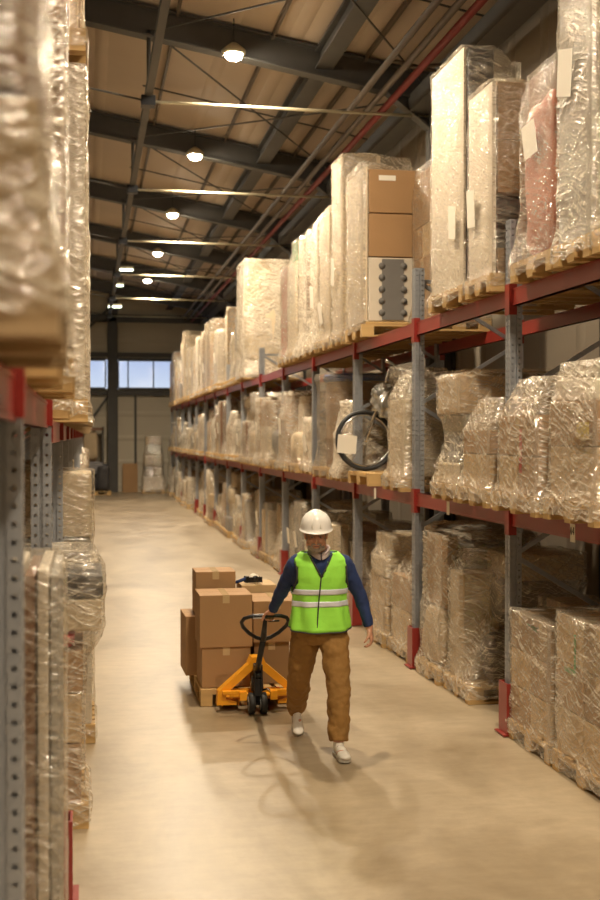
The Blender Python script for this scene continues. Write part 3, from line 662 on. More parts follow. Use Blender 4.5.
RL(0,1,'middle','carton and black bag wrapped',3.24,9.95,10.7,1.3,seed=44,pieces=[B(-.55,-.2,-.05,.35,.144,1.1,'beige_fabric'),B(-.4,.3,-.36,-.07,.144,.62,'dark_goods','lump'),B(-.3,.4,-.34,.3,.63,1.05,'grey_fabric','lump'),B(-.2,.5,-.3,.34,1.05,1.28,'cream')],filmm='film_milky',k=.8,pal='wood',**HR)
RL(0,1,'far','tall carton slab wrapped loosely',3.2,10.76,11.5,1.35,seed=45,pieces=[B(-.56,-.1,-.34,.34,.144,.7,'beige_fabric','lump'),B(-.5,-.38,-.34,.34,.7,1.38,'carton'),B(-.36,.4,-.3,.34,.7,1.3,'grey_fabric'),B(-.08,.55,-.34,.34,.144,.7,'carton')],filmm='film_milky',k=.7,**HR)
RL(0,2,'near','wrapped carton stack beside upright',3.22,11.86,12.72,1.4,seed=46,pieces=[B(-.56,.0,-.4,.4,.144,.5,'carton_light'),B(-.56,.0,-.4,.4,.505,.85,'carton'),B(-.3,.3,-.4,.0,.86,1.4,'carton'),B(.02,.55,-.4,.4,.144,.84,'carton')],filmm='film_milky',k=1.2,**HR)
RL(0,2,'middle','stepped pale carton stack',3.18,12.78,13.55,1.2,seed=47,pieces=[B(-.56,.1,-.36,.36,.144,.45,'carton_light'),B(-.55,.1,-.36,.36,.455,.75,'carton_light'),B(-.56,-.2,-.34,.3,.76,.98,'cream'),B(-.5,-.1,-.3,.3,.985,1.22,'cream')],filmm='film_milky',k=1.,**HR)
RL(0,2,'far, set back','orange brown crate stack',3.5,13.62,14.3,1.0,seed=48,depth=.85,pieces=[B(-.4,.38,-.32,.32,.144,.4,'terracotta'),B(-.4,.38,-.32,.32,.41,.66,'terracotta'),B(-.4,.38,-.32,.32,.67,.95,'terracotta')],filmm='film_clear')
# ---- the rest of the right rack, bay after bay towards the far wall
rg=random.Random(21)
LOOK={'cartons':['brown carton stack in film','wrapped cardboard boxes','uneven wrapped cartons'],'furniture':['mixed furniture boards in film','wrapped flat furniture','cream and brown wrapped boards'],'lumps':['cream bagged bundle','pale lumpy wrapped bundle','soft wrapped bags'],
 'slim':['tall slim wrapped boards','pale wrapped upright boards','thin wrapped boards'],'dark':['dark wrapped bundle','grey bundle in film','dark low wrapped goods'],'panel':['cream panel wrapped upright','wrapped white panel','cream slab in film']}
P3=['near','middle','far']
def fill(lv,b,styles,hr,skip=(),films=('film_milky','film_milky','film_thick','film_clear')):
    s=6.18+2.75*b+.07
    for i in range(3):
        st=rg.choice(styles); h=rg.uniform(*hr); fm=rg.choice(films); x0=3.12+rg.uniform(-.06,.08); lk=rg.choice(LOOK[st]); sd=rg.randint(100,9999); lb=rg.random()<.35
        if lv==0: x0+=rg.choice([0,.04,.1]); h*=rg.uniform(.9,1.08)
        if i in skip: continue
        y0=s+.885*i
        RL(lv,b,P3[i],lk,x0,y0,y0+.83,h,style=st,filmm=fm,seed=sd,res=.9 if b<7 else .7,k=rg.choice([.5,.8,1.2]),lab=[('f',0,h*.55,rg.uniform(-.3,.3),(.16,.26))] if lb else None)
for b in range(7,15):
    fill(2,b,['slim','furniture','panel','slim','lumps','cartons'],(1.1,1.95) if b%2 else (1.4,2.3))
fill(2,6,['slim','lumps'],(.7,1.0),skip=(1,2,0))
for b in range(4,15): fill(1,b,['lumps','furniture','dark','cartons','slim','lumps','dark'],(.8,1.4),skip=(2,) if b==9 else ())
fill(0,3,['dark','furniture','lumps'],(.9,1.3),skip=())
for b in range(4,15): fill(0,b,['lumps','slim','cartons','dark','furniture','slim'],(.85,1.5),skip=(1,) if b in (6,11) else ())
# ---- left rack
GL={0:'wrapped loads on the floor of the left rack',1:'wrapped loads on the lower shelf of the left rack',2:'wrapped loads on the upper shelf of the left rack'}
def LL(lv,b,pos,look,X0,Y0,Y1,h,**k):
    z={0:0,1:2.5 if b<2 else 2.42,2:4.9 if b<2 else 4.8}[lv]
    return load(X0,Y0,Y1,z,h,look+where(lv,b,pos,'left'),group=GL[lv],front=1,**k)
LL(0,0,'far','blurred beige wrapped bundle',-.175,2.2,3.0,1.66,style='lumps',filmm='film_thick',seed=61)
LL(0,1,'far','upright brown white grey boards',-.1,4.65,5.5,1.82,seed=62,filmm='film_clear',k=5,lab=None,res=1.6,pieces=[B(-.594,-.555,-.4,.4,.146,1.8,'greyish'),B(-.553,-.505,-.4,.4,.146,1.82,'white_board'),B(-.503,-.455,-.4,.4,.146,1.8,'brown_wood'),B(-.45,-.2,-.4,.4,.146,1.82,'white_board'),B(-.18,.3,-.4,.4,.146,1.6,'cream')],amp=.004)
LL(0,2,'middle','brown cartons under black box',.0,7.2,8.0,1.6,seed=63,filmm='film_milky',k=.9,res=1.7,pieces=[B(-.56,-.1,-.38,.38,.144,.5,'carton'),B(-.56,-.1,-.38,.38,.505,.8,'carton_light'),B(-.57,-.1,-.38,.38,.805,1.05,'carton'),B(-.52,-.2,-.38,.1,1.055,1.16,'red_goods','lump'),B(-.68,-.1,-.38,.38,1.17,1.36,'cream'),B(-.69,-.45,-.38,.38,1.365,1.5,'dark_goods'),B(-.44,.2,-.38,.3,1.1,1.62,'dark_goods'),B(-.05,.55,-.38,.38,.144,1.05,'carton')],lab=[('s',-.6,.75,.5,(.12,.2)),('s',-.52,.35,.5,(.1,.2))])
LL(0,3,'near','white cabinet with dark band',.05,9.2,10.0,2.0,seed=64,filmm='film_clear',k=3,res=1.4,pieces=[B(-.58,.2,-.38,.38,.144,1.38,'white_board'),B(-.57,.2,-.38,.38,1.385,1.56,'silver_bag'),B(-.58,.2,-.38,.38,1.565,2.05,'cream')])
LL(1,0,'far','blurred brown wrapped cartons',-.05,2.1,3.1,2.2,seed=65,filmm='film_milky',pieces=[B(-.57,0,-.47,.47,.144,.42,'wood_grey'),B(-.55,0,-.47,.47,.43,.8,'brown_wood'),B(-.5,0,-.4,.47,.81,1.3,'carton_dark'),B(-.45,0,-.4,.4,1.3,2.2,'grey_fabric','lump')],res=1.3,pal='wood_grey')
LL(1,1,'near','pale wrapped bundle',-.09,3.55,4.5,2.1,seed=66,style='lumps',filmm='film_milky')
LL(1,1,'far','cream boards in film',-.06,4.75,5.75,2.25,seed=67,style='furniture',filmm='film_milky')
LL(1,2,'near','brown wrapped goods',-.1,6.25,7.1,1.6,seed=68,style='cartons',filmm='film_milky')
LL(1,2,'far','tall white wrapped column',.0,7.85,8.7,2.3,seed=69,pieces=[B(-.585,.0,-.4,.4,.144,2.3,'white_board'),B(.05,.5,-.4,.4,.144,1.8,'cream')],filmm='film_milky',k=4,amp=.02,res=1.5)
LL(2,2,'far','brown boxes on wooden pallet',-.01,7.85,8.7,1.4,seed=70,style='cartons',filmm='film_clear')
rg=random.Random(5)
for b in range(3,17):
    for lv in (0,1,2):
        if b>12 and lv==2: continue
        for i in range(3):
            st=rg.choice(['lumps','cartons','panel','furniture','lumps']); h=rg.uniform(1.2,2.0); sd=rg.randint(100,9999); lk=rg.choice(LOOK[st]); x0=rg.uniform(-.06,.07) if lv<2 else rg.uniform(-.1,.02); fm=rg.choice(['film_milky','film_thick','film_milky'])
            if b>6 and i==1: continue
            if (lv,b) in ((0,3),) and i==0: continue
            y0=.75+2.7*b+.09+.87*i
            if y0>46.5: continue
            LL(lv,b,P3[i],lk,x0,y0,y0+.8,h,style=st,filmm=fm,seed=sd,res=.75,pal='wood_grey')
# ---- far end of the aisle
q=MB().box(0,.62,0,.06,0,1.2).build('cardboard_sheet','carton',None,loc=(1.4,50.0,0)); q.rotation_euler.x=-.08; tag(q,'brown cardboard sheet leaning against the far wall by the post','cardboard sheet')
load(2.15,49.0,49.9,0,2.3,'tall loosely wrapped bundle on the floor before the far wall','lumps','film_milky',depth=.95,group='loads by the far wall',seed=91,k=.4)
load(3.15,48.6,49.5,0,1.9,'wrapped boards by the far wall beside the rack end','slim','film_milky',depth=.8,group='loads by the far wall',seed=92)
R=thing('storage_shelf','dark shelf with beige bundle left of the far wall column','shelf',(-1.0,49.3,0))
m=MB()
for x in (0,1.6):
    for y in (0,.7): m.box(x-.04,x+.04,y-.04,y+.04,0,2.7)
m.build('frame','steel_dark',R); 
for z in (1.1,2.55): MB().box(-.04,1.64,-.04,.74,z,z+.12).build('shelf_board','brown_wood',R)
o=MB().ell((.1,49.6,1.9),(.3,.28,.6),18,12,e=.5,nz=.15,seed=2).build('wrapped_bundle','beige_fabric',None,origin=(.1,49.6,1.23)); o.location.z=1.26; tag(o,'beige upright bundle on the dark shelf by the far wall','bundle')
o=MB().ell((-.55,49.6,1.7),(.3,.28,.45),18,12,e=.5,nz=.15,seed=8).build('wrapped_bundle','grey_fabric',None,origin=(-.55,49.6,1.22)); o.location.z=1.25; tag(o,'grey bundle on the dark shelf by the far wall','bundle')
load(-.3,47.9,48.8,0,1.3,'pile of black bags on a small pallet before the far wall','dark','film_dark',depth=1.2,group='loads by the far wall',seed=93,pieces=[B(-.5,.1,-.4,.4,.144,.8,'dark_goods','lump'),B(0,.55,-.4,.4,.144,1.2,'dark_goods','lump'),B(-.3,.3,-.3,.3,.8,1.3,'grey_fabric','lump')],wrap=False)

# ---- cardboard boxes on the jack's pallet
R=tag(link('wooden_pallet',pallet_mesh(.8,1.2,'wood').copy(),None,None),'bare wooden pallet on the yellow pallet jack under loose brown boxes','pallet')
R.rotation_euler.z=PI/2; R.location=(1.35,10.87,.0+.006)
ZP=.1515
def cbox(x0,x1,y0,y1,z0,z1,label,mat='carton',rz=0):
    c=Vector(((x0+x1)/2,(y0+y1)/2,z0)); a,b,h=(x1-x0)/2,(y1-y0)/2,z1-z0
    o=MB().box(-a,a,-b,b,0,h).build('cardboard_box',mat,None,loc=c,bevel=.005); o.rotation_euler.z=rz
    tag(o,label,'box','brown boxes on the pallet jack')
    MB().box(-.03,.03,-b-.0015,b+.0015,h,h+.0015).box(-.03,.03,-b-.0018,-b-.0002,h-.07,h+.0015).build('packing_tape','tape',o)
    MB().box(-a+.003,a-.003,-.0012,.0012,h-.0003,h+.0008).build('flap_seam','carton_dark',o)
    return o
cbox(.965,1.388,10.33,10.84,ZP,.50,'brown box at the bottom left front of the jack load')
cbox(.945,1.402,10.31,10.78,.502,.955,'large brown box stacked on the bottom left front box')
cbox(.865,1.36,10.9,11.4,ZP,.69,'tall brown box jutting out over the left edge of the pallet',rz=.02)
cbox(.965,1.33,10.92,11.3,.693,1.09,'smaller brown box topmost at the back left of the jack load')
cbox(1.432,1.745,10.42,10.92,ZP,.52,'darker brown box at the bottom right front of the jack load','carton_dark')
cbox(1.42,1.84,10.38,10.93,.522,.885,'wide brown box on the bottom right front box')
cbox(1.405,1.76,10.98,11.42,ZP,.56,'brown box hidden at the bottom right back of the load')
cbox(1.395,1.72,11.0,11.4,.562,.95,'light brown box under the black tape dispenser','carton_light')
T=thing('tape_dispenser','black and blue tape dispenser lying on the back right box','tape dispenser',(1.5,11.12,.952),rz=.2)
MB().tube([(.03,-.03,.045),(.03,.03,.045)],.044,20).build('tape_roll','paper',T)
MB().tube([(.03,-.036,.045),(.03,.036,.045)],.03,16).box(-.05,.1,-.034,-.03,.01,.06).box(-.05,.1,.03,.034,.01,.06).box(-.06,-.03,-.034,.034,.01,.07).build('frame','black_metal',T)
MB().tube([(-.04,0,.05),(-.1,0,.03),(-.16,0,.014)],[.018,.016,.013],12).build('handle','navy_knit',T)
# ---- pallet jack
J=thing('pallet_jack','yellow hand pallet jack with black handle pulled by the man','pallet jack',(1.395,9.95,0))
O=Vector((1.395,9.95,0))
def jb(m,n,mat,par=J,**k):
    return m.build(n,mat,par,origin=O if par is J else None,**k)
for x in (1.345,1.445):
    w_=MB().tube([(x-.026,9.95,.09),(x-.022,9.95,.09),(x+.022,9.95,.09),(x+.026,9.95,.09)],[.084,.09,.09,.084],28)
    o=jb(w_,'steer_wheel','rubber')
    h=MB().tube([(x-.0275,9.95,.09),(x+.0275,9.95,.09)],.06,20).build('hub','wheel_grey',o,); h.data.transform(Matrix.Translation(-O))
m=MB().tube([(1.31,9.95,.09),(1.48,9.95,.09)],.016,10).tube([(1.395,9.95,.1),(1.395,9.95,.19),(1.395,9.97,.19),(1.395,9.97,.31)],[.03,.035,.055,.05],18).tube([(1.395,9.97,.31),(1.395,9.97,.33),(1.395,9.99,.42)],[.03,.03,.028],14)
m.box(1.365,1.425,9.9,9.96,.16,.30).tube([(1.36,9.92,.33),(1.43,9.92,.33)],.035,14).box(1.36,1.372,9.88,9.97,.2,.42).box(1.418,1.43,9.88,9.97,.2,.42)
jb(m,'pump','black_metal')
jb(MB().tube([(1.43,9.93,.2),(1.47,9.9,.22),(1.49,9.88,.21)],.008,8).tube([(1.375,9.91,.37),(1.415,9.91,.37)],.02,12),'pump_linkage','chrome')
P0=Vector((1.388,9.91,.37)); P1=Vector((1.362,9.38,.72)); P2=Vector((1.352,9.18,.935)); 
jb(MB().tube([P0,P0.lerp(P1,.12),P1],[.03,.024,.024],12),'handle_shaft','black_metal')
d=(P2-P1); 
loop=[]
for u,v in [(0,0),(.06,.1),(.12,.3),(.172,.58),(.185,.78),(.165,.93),(.12,1.0),(.05,1.02),(0,1.02),(-.05,1.02),(-.12,1.0),(-.165,.93),(-.185,.78),(-.172,.58),(-.12,.3),(-.06,.1)]:
    loop.append(P1+d*v+Vector((u,0,0)))
jb(MB().tube(loop,.0155,10,closed=True),'handle_loop','black_metal')
jb(MB().tube([P1,P1+d*.55,P1+d*.98],[.026,.02,.014],10),'handle_stem','black_metal')
jb(MB().tube([P1+d*.985+Vector((-.1,0,.002)),P1+d*.99+Vector((-.01,0,.003))],.019,10),'grip_sleeve','reflective')
jb(MB().tube([P1+d*.8+Vector((.02,-.01,.0)),P1+d*.8+Vector((.11,-.012,.0))],.007,8),'release_lever','black_metal')
# yellow A-frame yoke: two sloping box legs, feet and cross plates
m=MB(); ax=1.41
m.prism([(ax-.05,.455),(ax+.05,.455),(ax+.075,.4),(ax-.075,.4)],10.06,10.2,'y')
for s in (-1,1):
    top=(ax+s*.05,.43); foot=(ax+s*.31,.17)
    m.prism([(ax+s*.045,.45),(ax+s*.075,.40),(ax+s*.335,.175),(ax+s*.345,.06),(ax+s*.18,.06),(ax+s*.175,.085),(ax+s*.27,.11),(ax+s*.262,.16),(ax+s*.015,.37)],10.05,10.16,'y')
    m.box(min(ax+s*.1,ax+s*.3),max(ax+s*.1,ax+s*.3),10.0,10.05,.16,.185)
m.box(ax-.2,ax+.2,10.08,10.14,.12,.18)
jb(m,'yoke_frame','jack_yellow')
jb(MB().tube([(ax-.24,10.02,.145),(ax+.24,10.02,.145)],.02,12).box(ax-.16,ax-.1,9.97,10.05,.11,.18).box(ax+.1,ax+.16,9.97,10.05,.11,.18),'pivot_bar','jack_yellow')
for x in (1.115,1.46):
    f=MB().prism([(x,.035),(x,.098),(x+.15,.098),(x+.15,.035),(x+.14,.035),(x+.14,.088),(x+.01,.088),(x+.01,.035)],10.12,11.3,'y'); o=jb(f,'fork','jack_yellow')
    h=MB().tube([(x+.04,11.12,.044),(x+.11,11.12,.044)],.037,14).build('load_roller','rubber',o); h.data.transform(Matrix.Translation(-O))

# ---- the walking man
PX,PY=1.70,8.80
H_=thing('person','man in white hard hat and lime safety vest walking, pulling a pallet jack','person',(PX,PY,0))
OM=Vector((PX,PY,0))
def remesh(o,vox,sm=4,disp=0,dsize=.1,dtex='CLOUDS'):
    r=o.modifiers.new('remesh','REMESH'); r.mode='VOXEL'; r.voxel_size=vox; r.use_smooth_shade=True
    s=o.modifiers.new('smooth','SMOOTH'); s.factor=.5; s.iterations=sm
    if disp:
        t=bpy.data.textures.new('folds',dtex); t.noise_scale=dsize; t.noise_depth=2
        d=o.modifiers.new('folds','DISPLACE'); d.texture=t; d.strength=disp; d.mid_level=.5; d.texture_coords='LOCAL'
def hb(m,n,mat,par=None): return m.build(n,mat,par or H_,origin=OM)
# torso rings: z, cx, cy, rx, ry
TR=[(.86,1.705,8.80,.175,.125),(.92,1.702,8.80,.182,.13),(1.0,1.70,8.785,.18,.13),(1.1,1.695,8.765,.18,.13),(1.2,1.69,8.745,.192,.135),(1.3,1.686,8.725,.202,.138),(1.37,1.683,8.71,.198,.128),(1.42,1.681,8.70,.175,.11),(1.46,1.68,8.69,.13,.09),(1.49,1.678,8.68,.085,.075),(1.53,1.674,8.665,.06,.06)]
def tor(z):
    for a,b in zip(TR,TR[1:]):
        if z<=b[0]:
            t=max(0,(z-a[0])/(b[0]-a[0])); return [a[i]*(1-t)+b[i]*t for i in range(5)]
    return list(TR[-1])
def torso(m,g=0,z0=.86,z1=1.53,n=40,k=24,extra=0):
    rows=[]; 
    for j in range(k+1):
        z=z0+(z1-z0)*j/k; _,cx,cy,rx,ry=tor(z); rows.append([(cx+(rx+g)*math.copysign(abs(math.cos(a))**.85,math.cos(a)),cy+(ry+g)*math.copysign(abs(math.sin(a))**.85,math.sin(a)),z) for a in [2*PI*i/n for i in range(n)]])
    vs=[p for r in rows for p in r]; fs=[(j*n+i,j*n+(i+1)%n,(j+1)*n+(i+1)%n,(j+1)*n+i) for j in range(k) for i in range(n)]
    fs+=[tuple(range(n-1,-1,-1)),tuple(k*n+i for i in range(n))]; m.add(vs,fs,True)
SHR=Vector((1.515,8.70,1.40)); SHL=Vector((1.855,8.68,1.40))
ELR=Vector((1.44,8.93,1.165)); WRR=Vector((1.392,9.135,.985))
ELL=Vector((2.005,8.75,1.135)); WRL=Vector((2.075,8.745,.885))
HIR=Vector((1.615,8.82,.90)); HIL=Vector((1.80,8.79,.90))
KNR=Vector((1.575,8.95,.50)); ANR=Vector((1.615,9.32,.17))
KNL=Vector((1.812,8.62,.49)); ANL=Vector((1.792,8.53,.10))
def chain(m,P,R,n=16,sub=4):
    pts=[];rr=[]
    for i in range(len(P)-1):
        for s in range(sub):
            t=s/sub; pts.append(P[i].lerp(P[i+1],t)); a=R[i];b=R[i+1]
            a=a if isinstance(a,tuple) else (a,a); b=b if isinstance(b,tuple) else (b,b)
            rr.append((a[0]*(1-t)+b[0]*t,a[1]*(1-t)+b[1]*t))
    pts.append(P[-1]); r=R[-1]; rr.append(r if isinstance(r,tuple) else (r,r))
    # soften the joints
    for _ in range(2): pts=[pts[0]]+[(pts[i-1]+pts[i]*2+pts[i+1])/4 for i in range(1,len(pts)-1)]+[pts[-1]]
    m.tube(pts,rr,n)
# head frame: facing forward-left and a little down
HC=Vector((1.635,8.585,1.605)); fy=Vector((-.16,-1,-.12)).normalized(); fx=Vector((-fy.y,fy.x,0)).normalized()*-1; fx=Vector((1,-.16,0)).normalized(); fz=fx.cross(-fy).normalized(); fz=fz if fz.z>0 else -fz
RH=Matrix((fx,-fy,fz)).transposed()      # local x right of picture, local -y = face direction
def hp(x,y,z): return HC+RH@Vector((x,y,z))
# one continuous body: head, neck, trunk, arms, hands with five fingers each, legs
m=MB()
m.ell(hp(0,.012,.028),(.074,.094,.092),24,16,R=RH).ell(hp(0,-.022,-.035),(.062,.068,.075),20,14,R=RH).ell(hp(0,-.048,-.088),(.036,.032,.028),14,10,R=RH)
m.ell(hp(0,-.075,.022),(.052,.018,.012),14,8,R=RH)                       # brow
m.ell(hp(0,-.094,-.022),(.0135,.02,.022),12,8,R=RH).ell(hp(0,-.088,.0),(.009,.014,.028),10,8,R=RH).ell(hp(-.011,-.088,-.03),(.009,.011,.008),8,6,R=RH).ell(hp(.011,-.088,-.03),(.009,.011,.008),8,6,R=RH)
for s in (-1,1):
    m.ell(hp(s*.04,-.06,-.02),(.023,.024,.02),12,8,R=RH); m.ell(hp(s*.055,-.01,-.06),(.018,.04,.032),12,8,R=RH)
    m.ell(hp(s*.078,.012,-.004),(.009,.019,.033),12,8,R=RH).ell(hp(s*.082,.016,.012),(.008,.015,.014),8,6,R=RH)
m.ell(hp(0,-.083,-.056),(.026,.013,.009),12,8,R=RH).ell(hp(0,-.08,-.068),(.022,.013,.008),12,8,R=RH)
chain(m,[Vector((1.68,8.69,1.44)),Vector((1.668,8.655,1.52)),hp(0,.025,-.05)],[.066,.058,.06])
torso(m,-.02,.87,1.5)
for S,E_,W in ((SHR,ELR,WRR),(SHL,ELL,WRL)):
    chain(m,[Vector((1.685,8.70,1.38)).lerp(S,.5),S,E_,W],[.06,.056,.042,.028],14)
def hand(m,W,dirv,pn,side,curl,thumb_c=.6,spread=.0):
    """palm from wrist along dirv; pn palm normal (the way the fingers close); side = +1/-1 thumb side along the cross axis"""
    d=dirv.normalized(); p=(pn-d*pn.dot(d)).normalized(); a=d.cross(p).normalized()*side
    c=W+d*.05
    # palm as a flattened loft, then the fingers rooted inside its far edge
    R=Matrix((a,p,d)).transposed()
    m.ell(W+d*.048,(.041,.0155,.054),16,12,R=R,e=.75); m.ell(W+d*.03+a*.022+p*.006,(.02,.016,.034),12,8,R=R); m.ell(W+d*.004,(.028,.021,.03),12,8,R=R)
    for i,(u,L) in enumerate([(.031,.068),(.0105,.078),(-.0105,.073),(-.031,.057)]):
        q=W+d*.088+a*u; ang=0; pts=[q-d*.02,q]; rr=[.0085,.0092]
        for k,f in enumerate((.45,.32,.23)):
            ang+=curl[k]; q=q+(d*math.cos(ang)+p*math.sin(ang))*(L*f)+a*spread*u; pts.append(q); rr.append((.0088,.0082,.007)[k])
        m.tube(pts,rr,8); m.ell(q,(.0068,.0068,.0068),8,6)
    q=W+d*.022+a*.03; pts=[q-a*.012,q]; ang=.35; rr=[.012,.0115]
    for k,L in enumerate((.036,.03,.022)):
        v=(d*math.cos(.6)+a*math.sin(.6)*(1-thumb_c*.6*k/2)+p*(.35+thumb_c*.45*k)).normalized(); q=q+v*L; pts.append(q); rr.append((.0108,.0098,.008)[k])
    m.tube(pts,rr,8); m.ell(q,(.0078,.0078,.0078),8,6)
# the pulling hand: palm over the handle's top bar, fingers curling down round it
GB=P2+Vector((.035,.0,.0))       # point on the bar that he holds
wr=GB+Vector((.005,-.072,.048)); WRR=wr
hand(m,WRR,GB+Vector((0,-.012,.022))-WRR,Vector((0,-.25,-1)),1,(1.0,1.25,.8),.9)
hand(m,WRL,Vector((.16,-.12,-1)),Vector((-.75,.3,-.1)),-1,(.55,.7,.5),.6)
chain(m,[ELR,WRR],[.042,.027],14)
chain(m,[HIR+Vector((0,0,.05)),HIR,KNR,ANR],[.07,.085,.055,.04],14); chain(m,[HIL+Vector((0,0,.05)),HIL,KNL,ANL],[.07,.085,.055,.04],14)
m.ell(ANR+Vector((0,-.06,-.06)),(.035,.09,.03),12,8); m.ell(ANL+Vector((0,-.1,-.05)),(.035,.1,.03),12,8)
body=hb(m,'body','skin'); remesh(body,.0042,2)
# eyes, brows, beard, moustache, hair
for s in (-1,1):
    e=MB().ell(hp(s*.031,-.0745,.002),(.0125,.0085,.0062),12,8,R=RH); e=hb(e,'eye','shirt_pale')
    h=MB().ell(hp(s*.031,-.0825,.002),(.0052,.003,.0052),10,8,R=RH).build('iris','eye_dark',e,origin=OM)
    e=MB().tube([hp(s*.014,-.09,.018),hp(s*.032,-.088,.024),hp(s*.052,-.072,.02)],[.004,.0052,.003],8); hb(e,'eyebrow','grey_hair')
m=MB().ell(hp(0,-.048,-.094),(.041,.036,.029),18,12,R=RH)
for s in (-1,1): m.ell(hp(s*.041,-.032,-.082),(.025,.04,.026),14,10,R=RH).ell(hp(s*.064,.004,-.042),(.009,.016,.034),10,8,R=RH).ell(hp(s*.018,-.088,-.047),(.019,.009,.007),10,8,R=RH).ell(hp(s*.031,-.076,-.065),(.009,.011,.022),8,8,R=RH)
b=hb(m,'beard','grey_hair'); remesh(b,.004,2)
hb(MB().ell(hp(0,-.0935,-.0625),(.017,.004,.0045),12,8,R=RH),'mouth','lip')
m=MB().ell(hp(0,.035,.03),(.0775,.075,.09),20,14,R=RH).ell(hp(0,.06,-.02),(.06,.045,.05),14,10,R=RH)
for s in (-1,1): m.ell(hp(s*.07,-.012,.02),(.0085,.022,.03),10,8,R=RH)
hb(m,'hair','grey_hair')
# hard hat: dome with raised centre ridge, brim and peak
m=MB(); n=32; rows=[]
prof=[(.136,.046,.012),(.128,.05,.006),(.1235,.056,0),(.122,.085,0),(.114,.118,0),(.095,.15,0),(.066,.173,0),(.034,.184,0),(.004,.187,0)]
for r,z,_ in prof:
    row=[]
    for i in range(n):
        a=2*PI*i/n; x=math.cos(a)*r*.93; y=math.sin(a)*r*1.08
        if _>0 and math.sin(a)<-.2: y-=(.035 if _>.01 else .012)*(-math.sin(a)-.2)/.8; 
        dz=-.008*(1 if _>.01 else 0)*max(0,-math.sin(a))
        if r<.12 and abs(x)<.028: dz+=.007
        row.append(hp(x,y+.004,z-.002+dz))
    rows.append(row)
# inner rim
rows.insert(0,[hp(math.cos(2*PI*i/n)*.112*.93,math.sin(2*PI*i/n)*.112*1.08,.048) for i in range(n)])
vs=[p for r in rows for p in r]; k=len(rows)-1
m.add(vs,[(j*n+i,j*n+(i+1)%n,(j+1)*n+(i+1)%n,(j+1)*n+i) for j in range(k) for i in range(n)]+[tuple(k*n+i for i in range(n))],True)
hat=hb(m,'hard_hat','helmet_white'); s_=hat.modifiers.new('shell','SOLIDIFY'); s_.thickness=.003; sb=hat.modifiers.new('sub','SUBSURF'); sb.levels=1; sb.render_levels=2
for s in (-1,1):
    m=MB().tube([hp(s*.03,-.125,.075),hp(s*.028,-.098,.135),hp(s*.026,-.03,.178),hp(s*.026,.05,.176),hp(s*.028,.11,.125)],.006,8); m.build('ridge','helmet_white',hat,origin=OM)
# sweater: trunk and sleeves
m=MB(); torso(m,.0,.88,1.475)
def sleeve(S,E_,W):
    d=(W-E_).normalized(); A=Vector((1.685,8.705,1.385)).lerp(S,.6)
    chain(m,[A,S,S.lerp(E_,.5),E_,E_.lerp(W,.55),W-d*.0],[.07,.07,.06,.053,.044,.037],18)
sleeve(SHR,ELR,WRR-(WRR-ELR).normalized()*.02); sleeve(SHL,ELL,WRL-(WRL-ELL).normalized()*.02)
sw=hb(m,'sweater','navy_knit'); remesh(sw,.009,3,.014,.06)
# shirt collar
m=MB(); n=28
for s in (-1,1):
    pass
rows=[]
for (z,r,o) in ((1.47,.085,0),(1.5,.076,0),(1.528,.073,0),(1.505,.088,0)):
    row=[]
    for i in range(n+1):
        a=-PI/2+.05+(2*PI-.1)*i/n; cx,cy=1.672,8.668; fr=max(0,-math.sin(a))
        row.append((cx+math.cos(a)*r,cy+math.sin(a)*r*1.0-.012*fr,z-.045*fr**3))
    rows.append(row)
vs=[p for r in rows for p in r]; m.add(vs,[(j*(n+1)+i,j*(n+1)+i+1,(j+1)*(n+1)+i+1,(j+1)*(n+1)+i) for j in range(3) for i in range(n)],True)
cl=hb(m,'shirt_collar','shirt_pale'); s_=cl.modifiers.new('th','SOLIDIFY'); s_.thickness=.004
# hi-vis vest: own surface over the sweater, V neck and armholes cut out
nA,nZ=96,56; g0=.016; Z0,Z1=.90,1.475; VB=1.30
def vp(i,j,g=0):
    a=2*PI*i/nA; z=Z0+(Z1-Z0)*j/nZ; _,cx,cy,rx,ry=tor(z)
    fl=.03*max(0,(1.12-z)/.22)+ .012*math.sin(a*7+z*9)*max(0,(1.25-z)/.3)*.8+.006*noise.noise(Vector((math.cos(a)*3,math.sin(a)*3,z*9)))
    if z>1.38: rx+=.012
    return Vector((cx+(rx+g0+g+fl)*math.copysign(abs(math.cos(a))**.85,math.cos(a)),cy+(ry+g0+.004+g+fl)*math.copysign(abs(math.sin(a))**.85,math.sin(a)),z-(.018*max(0,-math.sin(a))*(1 if j==0 else 0))))
def cut(p,i):
    a=2*PI*(i+.5)/nA; _,cx,cy,rx,ry=tor(p.z)
    if math.sin(a)<0 and p.z>VB and abs(p.x-cx+.012)<(p.z-VB)*.52: return True
    if p.z>1.43 and math.sin(a)>0 and abs(p.x-cx)<.07 and p.z>1.46: return True
    # armholes
    if abs(math.sin(a))<.62 and 1.175<p.z<1.425 and abs(math.sin(a))<.2+.5*math.sin(PI*min(1,(p.z-1.175)/.27)): return True
    return False
def grid(jr,g,skipcut=True):
    idx={}; vs=[]; fs=[]
    for j in range(jr[0],jr[1]):
        for i in range(nA):
            c=(vp(i,j)+vp((i+1)%nA,j+1))/2
            if skipcut and cut(c,i): continue
            q=[]
            for (ii,jj) in ((i,j),((i+1)%nA,j),((i+1)%nA,j+1),(i,j+1)):
                if (ii,jj) not in idx: idx[(ii,jj)]=len(vs); vs.append(vp(ii,jj,g))
                q.append(idx[(ii,jj)])
            fs.append(tuple(q))
    return MB(),vs,fs
m,vs,fs=grid((0,nZ),0); m.add(vs,fs,True); vest=hb(m,'safety_vest','vest_lime')
s_=vest.modifiers.new('th','SOLIDIFY'); s_.thickness=.004; s_.offset=1
def jz(z): return int(round((z-Z0)/(Z1-Z0)*nZ))
